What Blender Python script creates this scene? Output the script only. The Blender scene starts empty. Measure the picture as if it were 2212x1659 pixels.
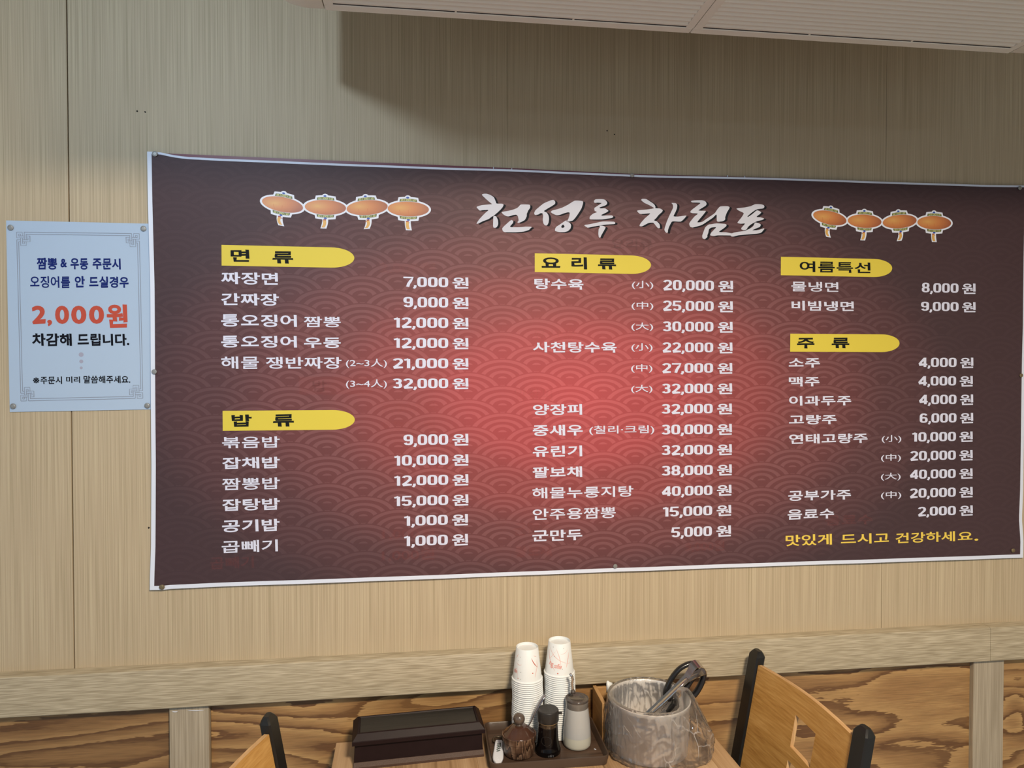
import bpy, math, random
import numpy as np
from mathutils import Vector, Matrix, noise
from mathutils.geometry import tessellate_polygon, delaunay_2d_cdt
random.seed(7)
PI = math.pi
sc = bpy.context.scene
COL = sc.collection

# ------------------------------------------------------------------ camera
TH, PH, FPX = math.radians(7.187), math.radians(1.0662), 1500.0
CAM = np.array([0.0, -1.637, 1.61])
cF = np.array([math.sin(TH)*math.cos(PH), math.cos(TH)*math.cos(PH), -math.sin(PH)])
cR = np.array([math.cos(TH), -math.sin(TH), 0.0])
cU = np.cross(cR, cF)
cd = bpy.data.cameras.new('camera'); cam = bpy.data.objects.new('camera', cd); COL.objects.link(cam)
cd.sensor_width = 36; cd.lens = FPX/2212*36; cd.clip_start = 0.02
M = Matrix([[cR[0], cU[0], -cF[0], CAM[0]], [cR[1], cU[1], -cF[1], CAM[1]], [cR[2], cU[2], -cF[2], CAM[2]], [0, 0, 0, 1]])
cam.matrix_world = M
sc.camera = cam

# ------------------------------------------------------------------ world, lights, exposure
w = bpy.data.worlds.new('world'); sc.world = w; w.use_nodes = True
w.node_tree.nodes['Background'].inputs[0].default_value = (0.75, 0.85, 1.0, 1)
w.node_tree.nodes['Background'].inputs[1].default_value = 0.35
sc.view_settings.view_transform = 'Standard'; sc.view_settings.look = 'None'
sc.view_settings.gamma = 1; sc.view_settings.use_curve_mapping = False
sc.view_settings.exposure = 0.0
CEIL = 2.62

def area(name, loc, sx, sy, power, color, rot=(0, 0, 0)):
    l = bpy.data.lights.new(name, 'AREA'); l.shape = 'RECTANGLE'; l.size = sx; l.size_y = sy
    l.energy = power; l.color = color
    o = bpy.data.objects.new(name, l); o.location = loc; o.rotation_euler = rot; COL.objects.link(o)
    return o
LAMPS = [(0.48, -1.95, 0.34, 0.34, 96, (1.0, 0.84, 0.64)),
         (-1.3, -4.4, 0.5, 0.5, 6, (0.50, 0.76, 1.0)),  # this and the next: unseen back lamps added as cool fill
         (1.5, -4.2, 0.5, 0.5, 31, (0.58, 0.80, 1.0))]
for i, (x, y, sx, sy, p, c) in enumerate(LAMPS):
    area('lamp_light', (x, y, CEIL-0.045), sx, sy, p, c)
SPOT = (-0.71, -2.07, 2.52); AIM = (-0.50, 0.0, 2.25)
sd = Vector(AIM)-Vector(SPOT); spot_rot = sd.to_track_quat('-Z', 'Y').to_euler()
sl = area('spot_light', SPOT, 0.11, 0.11, 3.0, (0.66, 0.83, 1.0), spot_rot); sl.data.spread = math.radians(75)
area('window_light', (-2.93, -2.2, 1.45), 1.8, 1.5, 8, (0.62, 0.84, 1.0), (0, -PI/2, 0))

# ------------------------------------------------------------------ pixel helpers (photo frame 2212x1659)
def ray(px, py): return cF + cR*(px-1106)/FPX - cU*(py-829.5)/FPX
def ay(px, py, y=0.0):
    v = ray(px, py); return CAM + v*((y-CAM[1])/v[1])
def az(px, py, z):
    v = ray(px, py); return CAM + v*((z-CAM[2])/v[2])
def W(px, py):
    p = ay(px, py, 0.0); return (float(p[0]), float(p[2]))

# ------------------------------------------------------------------ materials
def new_mat(name):
    m = bpy.data.materials.new(name); m.use_nodes = True
    nt = m.node_tree; return m, nt, nt.nodes['Principled BSDF']
def N(nt, t, **kw):
    n = nt.nodes.new(t)
    for k, v in kw.items(): setattr(n, k, v)
    return n
def mat(name, col, rough=0.5, metal=0.0, spec=0.5, bump=0, bscale=200, var=0.0, vscale=30, coat=0.0, trans=0.0, ior=1.45, emit=None):
    m, nt, b = new_mat(name)
    b.inputs['Base Color'].default_value = (*col, 1); b.inputs['Roughness'].default_value = rough
    b.inputs['Metallic'].default_value = metal; b.inputs['Specular IOR Level'].default_value = spec
    b.inputs['Coat Weight'].default_value = coat; b.inputs['Transmission Weight'].default_value = trans
    b.inputs['IOR'].default_value = ior
    if emit:
        b.inputs['Emission Color'].default_value = (*emit[0], 1); b.inputs['Emission Strength'].default_value = emit[1]
    tc = N(nt, 'ShaderNodeTexCoord')
    if var:
        nz = N(nt, 'ShaderNodeTexNoise'); nz.inputs['Scale'].default_value = vscale; nz.inputs['Detail'].default_value = 4
        nt.links.new(tc.outputs['Object'], nz.inputs['Vector'])
        mx = N(nt, 'ShaderNodeMix', data_type='RGBA'); mx.inputs['A'].default_value = (*[c*(1-var) for c in col], 1)
        mx.inputs['B'].default_value = (*[min(1, c*(1+var)) for c in col], 1)
        nt.links.new(nz.outputs['Fac'], mx.inputs['Factor']); nt.links.new(mx.outputs['Result'], b.inputs['Base Color'])
    if bump:
        nz = N(nt, 'ShaderNodeTexNoise'); nz.inputs['Scale'].default_value = bscale; nz.inputs['Detail'].default_value = 3
        nt.links.new(tc.outputs['Object'], nz.inputs['Vector'])
        bp = N(nt, 'ShaderNodeBump'); bp.inputs['Strength'].default_value = bump; bp.inputs['Distance'].default_value = 0.001
        nt.links.new(nz.outputs['Fac'], bp.inputs['Height']); nt.links.new(bp.outputs['Normal'], b.inputs['Normal'])
    return m

def grain(name, dark, mid, light, fine=(300, 300, 3), coarse=(40, 40, 0.7), rough=0.5, bump=0.3, coat=0.0, rot=(0, 0, 0), seed=0.0, fineamt=0.6, lo=0.3, hi=0.7, det=3.0):
    """straight-grained wood or wood-grain film: streaks of fine and coarse stretched noise"""
    m, nt, b = new_mat(name); L = nt.links.new
    tc = N(nt, 'ShaderNodeTexCoord'); mp = N(nt, 'ShaderNodeMapping'); mp.inputs['Rotation'].default_value = rot
    mp.inputs['Location'].default_value = (seed, seed*0.7, seed*1.3); L(tc.outputs['Object'], mp.inputs['Vector'])
    fs = []
    for scl, det in ((fine, det), (coarse, 4)):
        mm = N(nt, 'ShaderNodeVectorMath', operation='MULTIPLY'); mm.inputs[1].default_value = scl
        L(mp.outputs['Vector'], mm.inputs[0])
        nz = N(nt, 'ShaderNodeTexNoise'); nz.inputs['Scale'].default_value = 1; nz.inputs['Detail'].default_value = det
        L(mm.outputs[0], nz.inputs['Vector']); fs.append(nz)
    mx = N(nt, 'ShaderNodeMix', data_type='FLOAT'); mx.inputs['Factor'].default_value = fineamt
    L(fs[1].outputs['Fac'], mx.inputs['A']); L(fs[0].outputs['Fac'], mx.inputs['B'])
    cr = N(nt, 'ShaderNodeValToRGB'); e = cr.color_ramp.elements
    e[0].position = lo; e[0].color = (*dark, 1); e[1].position = hi; e[1].color = (*light, 1)
    k = cr.color_ramp.elements.new((lo+hi)/2); k.color = (*mid, 1)
    L(mx.outputs['Result'], cr.inputs['Fac']); L(cr.outputs['Color'], b.inputs['Base Color'])
    b.inputs['Roughness'].default_value = rough; b.inputs['Coat Weight'].default_value = coat
    bp = N(nt, 'ShaderNodeBump'); bp.inputs['Strength'].default_value = bump; bp.inputs['Distance'].default_value = 0.0008
    L(mx.outputs['Result'], bp.inputs['Height']); L(bp.outputs['Normal'], b.inputs['Normal'])
    return m

def figured(name, dark, mid, light, sx=1.1, sz=5.5, bands=7.0, seed=0.0, rough=0.42):
    """rotary-cut plywood: contour figure with ragged edges running along x"""
    m, nt, b = new_mat(name); L = nt.links.new
    tc = N(nt, 'ShaderNodeTexCoord')
    def nzn(scl, det, loc=0.0, ro=0.5):
        mp = N(nt, 'ShaderNodeMapping'); mp.inputs['Scale'].default_value = scl; mp.inputs['Location'].default_value = (seed+loc, loc, seed*2)
        L(tc.outputs['Object'], mp.inputs['Vector'])
        z = N(nt, 'ShaderNodeTexNoise'); z.inputs['Scale'].default_value = 1; z.inputs['Detail'].default_value = det; z.inputs['Roughness'].default_value = ro
        L(mp.outputs['Vector'], z.inputs['Vector']); return z
    def mth(op, a, c=None, v=None):
        n = N(nt, 'ShaderNodeMath', operation=op); L(a, n.inputs[0])
        if c is not None: L(c, n.inputs[1])
        if v is not None: n.inputs[1].default_value = v
        return n.outputs[0]
    big = nzn((sx, 1, sz), 1.5); jag = nzn((26, 1, 210), 2, 3.1); fib = nzn((14, 1, 420), 3, 5.7); wide = nzn((3, 1, 9), 2, 9.0)
    v = mth('ADD', mth('MULTIPLY', big.outputs['Fac'], v=bands), mth('MULTIPLY', jag.outputs['Fac'], v=0.45))
    v = mth('FRACT', v)
    cr = N(nt, 'ShaderNodeValToRGB'); cr.color_ramp.interpolation = 'EASE'; e = cr.color_ramp.elements
    e[0].position = 0.0; e[0].color = (*light, 1); e[1].position = 1.0; e[1].color = (*light, 1)
    for p, c in ((0.42, mid), (0.66, [a*0.6+c2*0.4 for a, c2 in zip(mid, dark)]), (0.79, dark), (0.92, dark), (0.960, light)):
        k = cr.color_ramp.elements.new(p); k.color = (*c, 1)
    L(v, cr.inputs['Fac'])
    c2 = N(nt, 'ShaderNodeMix', data_type='RGBA', blend_type='MULTIPLY'); c2.inputs['Factor'].default_value = 1.0
    r2 = N(nt, 'ShaderNodeMapRange'); r2.inputs['From Min'].default_value = 0.3; r2.inputs['From Max'].default_value = 0.7
    r2.inputs['To Min'].default_value = 0.82; r2.inputs['To Max'].default_value = 1.15; L(fib.outputs['Fac'], r2.inputs['Value'])
    L(cr.outputs['Color'], c2.inputs['A']); L(r2.outputs['Result'], c2.inputs['B'])
    c3 = N(nt, 'ShaderNodeMix', data_type='RGBA'); L(wide.outputs['Fac'], c3.inputs['Factor'])
    c3.inputs['A'].default_value = (*mid, 1); L(c2.outputs['Result'], c3.inputs['B'])
    r3 = N(nt, 'ShaderNodeMapRange'); r3.inputs['From Min'].default_value = 0.25; r3.inputs['From Max'].default_value = 0.5
    r3.inputs['To Min'].default_value = 0.45; r3.inputs['To Max'].default_value = 1.0; L(wide.outputs['Fac'], r3.inputs['Value'])
    L(r3.outputs['Result'], c3.inputs['Factor'])
    L(c3.outputs['Result'], b.inputs['Base Color']); b.inputs['Roughness'].default_value = rough
    bp = N(nt, 'ShaderNodeBump'); bp.inputs['Strength'].default_value = 0.25; bp.inputs['Distance'].default_value = 0.0006
    L(fib.outputs['Fac'], bp.inputs['Height']); L(bp.outputs['Normal'], b.inputs['Normal'])
    return m

# ------------------------------------------------------------------ mesh helpers
class MB:
    def __init__(s): s.v = []; s.f = []; s.mi = []
    def add(s, v, f, mi=0):
        o = len(s.v); s.v += [tuple(map(float, p)) for p in v]
        for q in f: s.f.append(tuple(i+o for i in q)); s.mi.append(mi)
    def box(s, a, b, mi=0, bev=0.0):
        (x0, y0, z0), (x1, y1, z1) = [min(p, q) for p, q in zip(a, b)], [max(p, q) for p, q in zip(a, b)]
        if bev <= 0:
            v = [(x, y, z) for z in (z0, z1) for y in (y0, y1) for x in (x0, x1)]
            s.add(v, [(0, 2, 3, 1), (4, 5, 7, 6), (0, 1, 5, 4), (2, 6, 7, 3), (0, 4, 6, 2), (1, 3, 7, 5)], mi); return
        e = min(bev, (x1-x0)/2.01, (y1-y0)/2.01, (z1-z0)/2.01)
        def ring(ix, z): return [(x0+ix, y0+ix, z), (x1-ix, y0+ix, z), (x1-ix, y1-ix, z), (x0+ix, y1-ix, z)]
        # octagonal section rings, chamfered on all edges
        def oct(i, z, e2): return [(x0+i+e2, y0+i, z), (x1-i-e2, y0+i, z), (x1-i, y0+i+e2, z), (x1-i, y1-i-e2, z), (x1-i-e2, y1-i, z), (x0+i+e2, y1-i, z), (x0+i, y1-i-e2, z), (x0+i, y0+i+e2, z)]
        rings = [oct(e, z0, e*0.4), oct(0, z0+e, e), oct(0, z1-e, e), oct(e, z1, e*0.4)]
        v = [p for r in rings for p in r]; f = []
        for k in range(3):
            for i in range(8): j = (i+1) % 8; f.append((k*8+i, k*8+j, (k+1)*8+j, (k+1)*8+i))
        f.append(tuple(range(7, -1, -1))); f.append(tuple(range(24, 32)))
        s.add(v, f, mi)
    def lathe(s, prof, c=(0, 0, 0), n=32, mi=0, caps=True, a0=0.0):
        v = []; f = []
        for r, z in prof:
            for i in range(n):
                a = a0+2*PI*i/n; v.append((c[0]+r*math.cos(a), c[1]+r*math.sin(a), c[2]+z))
        for k in range(len(prof)-1):
            for i in range(n): j = (i+1) % n; f.append((k*n+i, k*n+j, (k+1)*n+j, (k+1)*n+i))
        if caps:
            if prof[0][0] > 1e-6: f.append(tuple(range(n-1, -1, -1)))
            if prof[-1][0] > 1e-6: f.append(tuple(range((len(prof)-1)*n, len(prof)*n)))
        s.add(v, f, mi)
    def tube(s, pts, r, n=10, mi=0, closed=False, flat=1.0):
        P = [Vector(p) for p in pts]; m = len(P); rr = r if isinstance(r, (list, tuple)) else [r]*m
        v = []; f = []; up = Vector((0, 0, 1)); pn = None
        for k in range(m):
            a = P[(k-1) % m] if (closed or k > 0) else P[k]; b = P[(k+1) % m] if (closed or k < m-1) else P[k]
            t = (b-a).normalized()
            if pn is None:
                u = up if abs(t.dot(up)) < 0.95 else Vector((1, 0, 0)); n1 = t.cross(u).normalized()
            else: n1 = (pn - t*pn.dot(t)).normalized()
            pn = n1; n2 = t.cross(n1)
            for i in range(n):
                an = 2*PI*i/n; v.append(P[k]+n1*rr[k]*math.cos(an)+n2*rr[k]*flat*math.sin(an))
        for k in range(m if closed else m-1):
            k2 = (k+1) % m
            for i in range(n): j = (i+1) % n; f.append((k*n+i, k*n+j, k2*n+j, k2*n+i))
        if not closed: f.append(tuple(range(n-1, -1, -1))); f.append(tuple(range((m-1)*n, m*n)))
        s.add(v, f, mi)
    def prism(s, poly, y0, y1, mi=0, axis='y'):
        """extrude a 2-D polygon (x,z) along y, or (x,y) along z"""
        n = len(poly)
        P = lambda p, d: (p[0], d, p[1]) if axis == 'y' else ((p[0], p[1], d) if axis == 'z' else (d, p[0], p[1]))
        v = [P(p, y0) for p in poly]+[P(p, y1) for p in poly]
        f = [tuple(range(n)), tuple(range(2*n-1, n-1, -1))]
        for i in range(n): j = (i+1) % n; f.append((i, i+n, j+n, j))
        s.add(v, f, mi)

def link_mesh(name, v, f, mats, parent=None, origin=(0, 0, 0), mi=None, smooth=False, auto=None, recalc=True):
    """vertices are given in the thing's own frame; origin shifts them into it"""
    me = bpy.data.meshes.new(name)
    o3 = origin
    me.from_pydata([(p[0]-o3[0], p[1]-o3[1], p[2]-o3[2]) for p in v], [], f)
    mats = mats if isinstance(mats, (list, tuple)) else [mats]
    for m in mats: me.materials.append(m)
    if mi: me.polygons.foreach_set('material_index', mi)
    if recalc:
        import bmesh
        bm = bmesh.new(); bm.from_mesh(me); bmesh.ops.recalc_face_normals(bm, faces=bm.faces); bm.to_mesh(me); bm.free()
    if smooth or auto: me.polygons.foreach_set('use_smooth', [True]*len(me.polygons))
    if auto: me.set_sharp_from_angle(angle=math.radians(auto))
    me.update()
    ob = bpy.data.objects.new(name, me); COL.objects.link(ob)
    if parent is not None: ob.parent = parent
    return ob
def build(mb, name, mats, parent=None, origin=(0, 0, 0), smooth=False, auto=None):
    return link_mesh(name, mb.v, mb.f, mats, parent, origin, mb.mi, smooth, auto)
def tag(o, label=None, cat=None, group=None, kind=None):
    if label: o['label'] = label
    if cat: o['category'] = cat
    if group: o['group'] = group
    if kind: o['kind'] = kind
    return o
def empty(name, loc, rz=0.0, **kw):
    o = bpy.data.objects.new(name, None); o.location = loc; o.rotation_euler = (0, 0, rz); o.empty_display_size = 0.05
    COL.objects.link(o); return tag(o, **kw)
def struct(name, mb, m, parent=None, **k):
    o = build(mb, name, m, parent, **k)
    if parent is None: o['kind'] = 'structure'
    return o

# ------------------------------------------------------------------ material set
WALLC = dict(dark=(0.405, 0.325, 0.205), mid=(0.485, 0.384, 0.258), light=(0.555, 0.458, 0.305))
M_panel = grain('wall_film', **WALLC, fine=(460, 20, 3.2), coarse=(60, 5, 0.6), rough=0.55, bump=0.3, fineamt=0.80, lo=0.33, hi=0.67, det=1.0)
M_trim = grain('rail_film', (0.30, 0.245, 0.160), (0.405, 0.340, 0.235), (0.53, 0.455, 0.33), fine=(20, 260, 400), coarse=(6, 60, 110), rough=0.5, bump=0.9, fineamt=0.86, lo=0.30, hi=0.70, det=1.5)
M_post = grain('post_film', (0.30, 0.245, 0.17), (0.385, 0.32, 0.235), (0.49, 0.415, 0.31), fine=(420, 300, 7), coarse=(60, 60, 2), rough=0.5, bump=0.5, fineamt=0.6, lo=0.34, hi=0.66)
M_ply = [figured('plywood_%d' % i, *(((0.125, 0.058, 0.021), (0.25, 0.134, 0.052), (0.33, 0.190, 0.077)) if i == 0 else ((0.145, 0.067, 0.025), (0.325, 0.178, 0.070), (0.44, 0.262, 0.106))), seed=s, sx=a, sz=b, bands=c)
         for i, (s, a, b, c) in enumerate(((2.3, 1.0, 6.2, 9.0), (7.7, 1.7, 6.8, 10.0), (4.1, 3.6, 8.0, 10.0)))]
M_gap = mat('gap_dark', (0.02, 0.016, 0.012), 0.9)
M_plaster = mat('plaster', (0.61, 0.67, 0.74), 0.8, bump=0.2, bscale=60)
M_floor = mat('floor_tile', (0.32, 0.35, 0.39), 0.45, var=0.15, vscale=4)
M_ac = mat('ivory_plastic', (0.86, 0.82, 0.745), 0.42)
M_acin = mat('grille_inside', (0.55, 0.52, 0.47), 0.6)
M_dark = mat('slot_dark', (0.035, 0.035, 0.04), 0.8)
M_white_v = mat('vinyl_white', (0.72, 0.77, 0.90), 0.5, spec=0.25, bump=0.05, bscale=900)
M_ink_w = mat('ink_white', (0.68, 0.70, 0.86), 0.5, spec=0.25)
M_ink_g = mat('ink_grey_white', (0.60, 0.61, 0.70), 0.5, spec=0.25)
M_ink_k = mat('ink_black', (0.010, 0.012, 0.012), 0.6, spec=0.12)
M_ink_shadow = mat('ink_shadow', (0.012, 0.013, 0.018), 0.6, spec=0.12)
M_yel = mat('ink_yellow', (0.70, 0.57, 0.075), 0.5, spec=0.25)
M_gold = mat('ink_gold', (0.82, 0.60, 0.10), 0.5, spec=0.25)
M_paper = mat('paper_bluish', (0.42, 0.535, 0.70), 0.7)
M_blue = mat('ink_blue', (0.012, 0.025, 0.16), 0.75, spec=0.1)
M_red = mat('ink_red', (0.52, 0.085, 0.055), 0.7, spec=0.15)
M_black = mat('ink_text_black', (0.009, 0.010, 0.016), 0.75, spec=0.08)
M_line = mat('ink_line_grey', (0.25, 0.28, 0.36), 0.6)
M_dot = mat('ink_dot_grey', (0.36, 0.36, 0.47), 0.6)
M_tack = mat('tack_steel', (0.33, 0.325, 0.31), 0.48, metal=0.6)
M_tackb = mat('tack_bronze', (0.27, 0.215, 0.13), 0.4, metal=0.7)

def print_mat():
    """banner print: dark plum ground glowing to red in the middle, overlapped by fans of concentric arcs"""
    m, nt, b = new_mat('banner_print'); L = nt.links.new
    tc = N(nt, 'ShaderNodeTexCoord'); sp = N(nt, 'ShaderNodeSeparateXYZ'); L(tc.outputs['Object'], sp.inputs[0])
    def mt(op, a, c=None):
        n = N(nt, 'ShaderNodeMath', operation=op)
        for i, q in enumerate((a, c)):
            if q is None: continue
            if isinstance(q, (int, float)): n.inputs[i].default_value = q
            else: L(q, n.inputs[i])
        return n.outputs[0]
    X, Z = sp.outputs['X'], sp.outputs['Z']
    px0, pz0 = W(1084.8, 1165.0)
    PX, PZ = 0.1620, 0.0318
    RY = 0.0485/PZ
    u = mt('DIVIDE', mt('SUBTRACT', X, px0), PX); v = mt('DIVIDE', mt('SUBTRACT', Z, pz0), PZ)
    fl = mt('FLOOR', v)
    res = None
    for k in (1, 0, -1):
        j = mt('ADD', fl, k)
        par = mt('MULTIPLY', mt('FLOORED_MODULO', j, 2.0), 0.5)
        du = mt('ADD', u, par); du = mt('SUBTRACT', mt('FRACT', mt('ADD', du, 0.5)), 0.5)
        dv = mt('SUBTRACT', v, j)
        a = mt('MULTIPLY', du, 2.0); c = mt('DIVIDE', dv, RY)
        d = mt('SQRT', mt('ADD', mt('MULTIPLY', a, a), mt('MULTIPLY', c, c)))
        ins = mt('LESS_THAN', d, 1.0)
        cr = N(nt, 'ShaderNodeValToRGB'); cr.color_ramp.interpolation = 'LINEAR'; e = cr.color_ramp.elements
        e[0].position = 0; e[0].color = (1, 1, 1, 1); e[1].position = 1; e[1].color = (0, 0, 0, 1)
        for p, val in ((0.13, 1), (0.145, 0), (0.28, 0), (0.295, 1), (0.41, 1), (0.425, 0), (0.54, 0), (0.552, 1), (0.665, 1), (0.678, 0), (0.81, 0), (0.822, 1), (0.94, 1), (0.952, 0)):
            q = cr.color_ramp.elements.new(p); q.color = (val, val, val, 1)
        L(d, cr.inputs['Fac'])
        g = cr.outputs['Color']
        g = mt('MULTIPLY', g, mt('MAXIMUM', mt('GREATER_THAN', d, 0.2), mt('GREATER_THAN', c, 0.04)))
        if res is None: res = mt('MULTIPLY', g, ins)
        else:
            mx = N(nt, 'ShaderNodeMix', data_type='FLOAT'); L(ins, mx.inputs['Factor']); L(res, mx.inputs['A']); L(g, mx.inputs['B'])
            res = mx.outputs['Result']
    # red glow of the printed ground
    gx, gz = W(1235, 850)
    ex = mt('DIVIDE', mt('SUBTRACT', X, gx), 1.02); ez = mt('DIVIDE', mt('SUBTRACT', Z, gz), 0.56)
    dist = mt('SQRT', mt('ADD', mt('MULTIPLY', ex, ex), mt('MULTIPLY', ez, ez)))
    r = N(nt, 'ShaderNodeValToRGB'); e = r.color_ramp.elements; r.color_ramp.interpolation = 'EASE'
    e[0].position = 0.0; e[0].color = (0.45, 0.072, 0.080, 1); e[1].position = 1.0; e[1].color = (0.062, 0.036, 0.042, 1)
    for p, c in ((0.22, (0.38, 0.066, 0.072)), (0.42, (0.255, 0.058, 0.060)), (0.62, (0.150, 0.050, 0.053)), (0.82, (0.092, 0.042, 0.047))):
        q = r.color_ramp.elements.new(p); q.color = (*c, 1)
    L(dist, r.inputs['Fac'])
    fade = N(nt, 'ShaderNodeMapRange'); fade.inputs['From Min'].default_value = 0.62; fade.inputs['From Max'].default_value = 1.02
    fade.inputs['To Min'].default_value = 1.0; fade.inputs['To Max'].default_value = 0.12; L(dist, fade.inputs['Value'])
    amt = mt('MULTIPLY', res, fade.outputs['Result'])
    lt = N(nt, 'ShaderNodeMix', data_type='RGBA', blend_type='MIX'); L(amt, lt.inputs['Factor'])
    br = N(nt, 'ShaderNodeVectorMath', operation='MULTIPLY_ADD'); L(r.outputs['Color'], br.inputs[0])
    br.inputs[1].default_value = (1.14, 1.28, 1.26); br.inputs[2].default_value = (0.030, 0.015, 0.017)
    L(r.outputs['Color'], lt.inputs['A']); L(br.outputs[0], lt.inputs['B'])
    L(lt.outputs['Result'], b.inputs['Base Color']); b.inputs['Roughness'].default_value = 0.50
    b.inputs['Specular IOR Level'].default_value = 0.25
    nz = N(nt, 'ShaderNodeTexNoise'); nz.inputs['Scale'].default_value = 900; L(tc.outputs['Object'], nz.inputs['Vector'])
    bp = N(nt, 'ShaderNodeBump'); bp.inputs['Strength'].default_value = 0.25; bp.inputs['Distance'].default_value = 0.0004
    L(nz.outputs['Fac'], bp.inputs['Height']); L(bp.outputs['Normal'], b.inputs['Normal'])
    return m
M_print = print_mat()
def ghost_mat(name, col, alpha):
    m, nt, b = new_mat(name); b.inputs['Base Color'].default_value = (*col, 1); b.inputs['Roughness'].default_value = 0.4
    b.inputs['Alpha'].default_value = alpha; return m
M_gh_r = ghost_mat('show_through_red', (0.55, 0.09, 0.07), 0.075)
M_gh_k = ghost_mat('show_through_dark', (0.05, 0.02, 0.02), 0.15)

# ------------------------------------------------------------------ glyphs
_cu = bpy.data.curves.new('glyphs', 'FONT'); _to = bpy.data.objects.new('glyphs', _cu); COL.objects.link(_to)
_gc = {}
def union2d(v, f):
    """merge overlapping flat faces into one clean triangulated outline"""
    pts = [Vector((float(p[0]), float(p[1]))) for p in v]; tri = []
    for q in f:
        for k in range(1, len(q)-1):
            a, b, c = q[0], q[k], q[k+1]
            ar = (pts[b]-pts[a]).cross(pts[c]-pts[a])
            if abs(ar) > 1e-9: tri.append((a, b, c) if ar > 0 else (a, c, b))
    r = delaunay_2d_cdt(pts, [], tri, 0, 1e-5, True)
    P = np.array([tuple(p) for p in r[0]]); F = [tuple(q) for q in r[2]]
    A = np.array([[tuple(pts[i]) for i in t] for t in tri])          # keep the pieces whose centre lies in a source face
    C = np.array([P[list(q)].mean(0) for q in F])
    def side(p, a, b): return (b[None, :, 0]-a[None, :, 0])*(p[:, None, 1]-a[None, :, 1])-(b[None, :, 1]-a[None, :, 1])*(p[:, None, 0]-a[None, :, 0])
    e = -1e-7
    ins = ((side(C, A[:, 0], A[:, 1]) >= e) & (side(C, A[:, 1], A[:, 2]) >= e) & (side(C, A[:, 2], A[:, 0]) >= e)).any(1)
    return [tuple(p) for p in P], [q for q, k in zip(F, ins) if k]
def glyph(body, off):
    """outline text as a flat mesh normalised to the unit box; off thickens every stroke by a ribbon along its outline"""
    key = (body, off)
    if key not in _gc:
        _cu.body = body; _cu.size = 1; _cu.resolution_u = 4
        me = bpy.data.meshes.new_from_object(_to)
        v = [tuple(p.co[:2]) for p in me.vertices]; f = [tuple(p.vertices) for p in me.polygons]
        if off > 0:
            cnt = {}
            for q in f:
                for a, b in zip(q, q[1:]+q[:1]):
                    k = (min(a, b), max(a, b)); cnt[k] = None if k in cnt else (a, b)
            nxt = {e[0]: e[1] for e in cnt.values() if e}
            while nxt:
                a0, b = next(iter(nxt.items())); loop = [a0]; del nxt[a0]
                while b != a0 and b in nxt: loop.append(b); b = nxt.pop(b)
                P = []
                for k in loop:
                    if not P or math.hypot(P[-1][0]-v[k][0], P[-1][1]-v[k][1]) > 1e-4: P.append(v[k])
                if len(P) > 2:
                    rv, rf = ribbon(P, off, off, True); o = len(v); v += rv; f += [tuple(i_+o for i_ in q) for q in rf]
            v, f = union2d(v, f)
        v = np.array(v); lo, hi = v.min(0), v.max(0); _gc[key] = ((v-lo)/(hi-lo), f, (hi-lo)); bpy.data.meshes.remove(me)
    return _gc[key]

def arc(cx, cy, rx, ry, a0, a1, n=14):
    return [(cx+rx*math.cos(math.radians(a0+(a1-a0)*i/n)), cy+ry*math.sin(math.radians(a0+(a1-a0)*i/n))) for i in range(n+1)]
def sarc(cx, cy, rx, ry, a0, a1, n=18, e=0.62):
    o = []
    for i in range(n+1):
        a = math.radians(a0+(a1-a0)*i/n); c, s = math.cos(a), math.sin(a)
        o.append((cx+rx*math.copysign(abs(c)**e, c), cy+ry*math.copysign(abs(s)**e, s)))
    return o
def ribbon(path, wx, wy, closed=False):
    m = len(path); v = []; f = []
    for k in range(m):
        a = path[(k-1) % m] if (closed or k) else path[k]; b = path[(k+1) % m] if (closed or k < m-1) else path[k]
        dx, dy = b[0]-a[0], b[1]-a[1]; l = math.hypot(dx, dy) or 1; nx, ny = -dy/l, dx/l
        sc_ = 1.0
        if (closed or 0 < k < m-1):
            e1 = (path[k][0]-a[0], path[k][1]-a[1]); l1 = math.hypot(*e1) or 1
            dn = abs(-e1[1]/l1*nx+e1[0]/l1*ny); sc_ = min(1.8, 1/max(dn, 0.4))
        v += [(path[k][0]+nx*wx*sc_, path[k][1]+ny*wy*sc_), (path[k][0]-nx*wx*sc_, path[k][1]-ny*wy*sc_)]
    for k in range(m if closed else m-1):
        j = (k+1) % m; f.append((2*k, 2*k+1, 2*j+1, 2*j))
    return v, f
TX, TY = 0.135, 0.078
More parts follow.
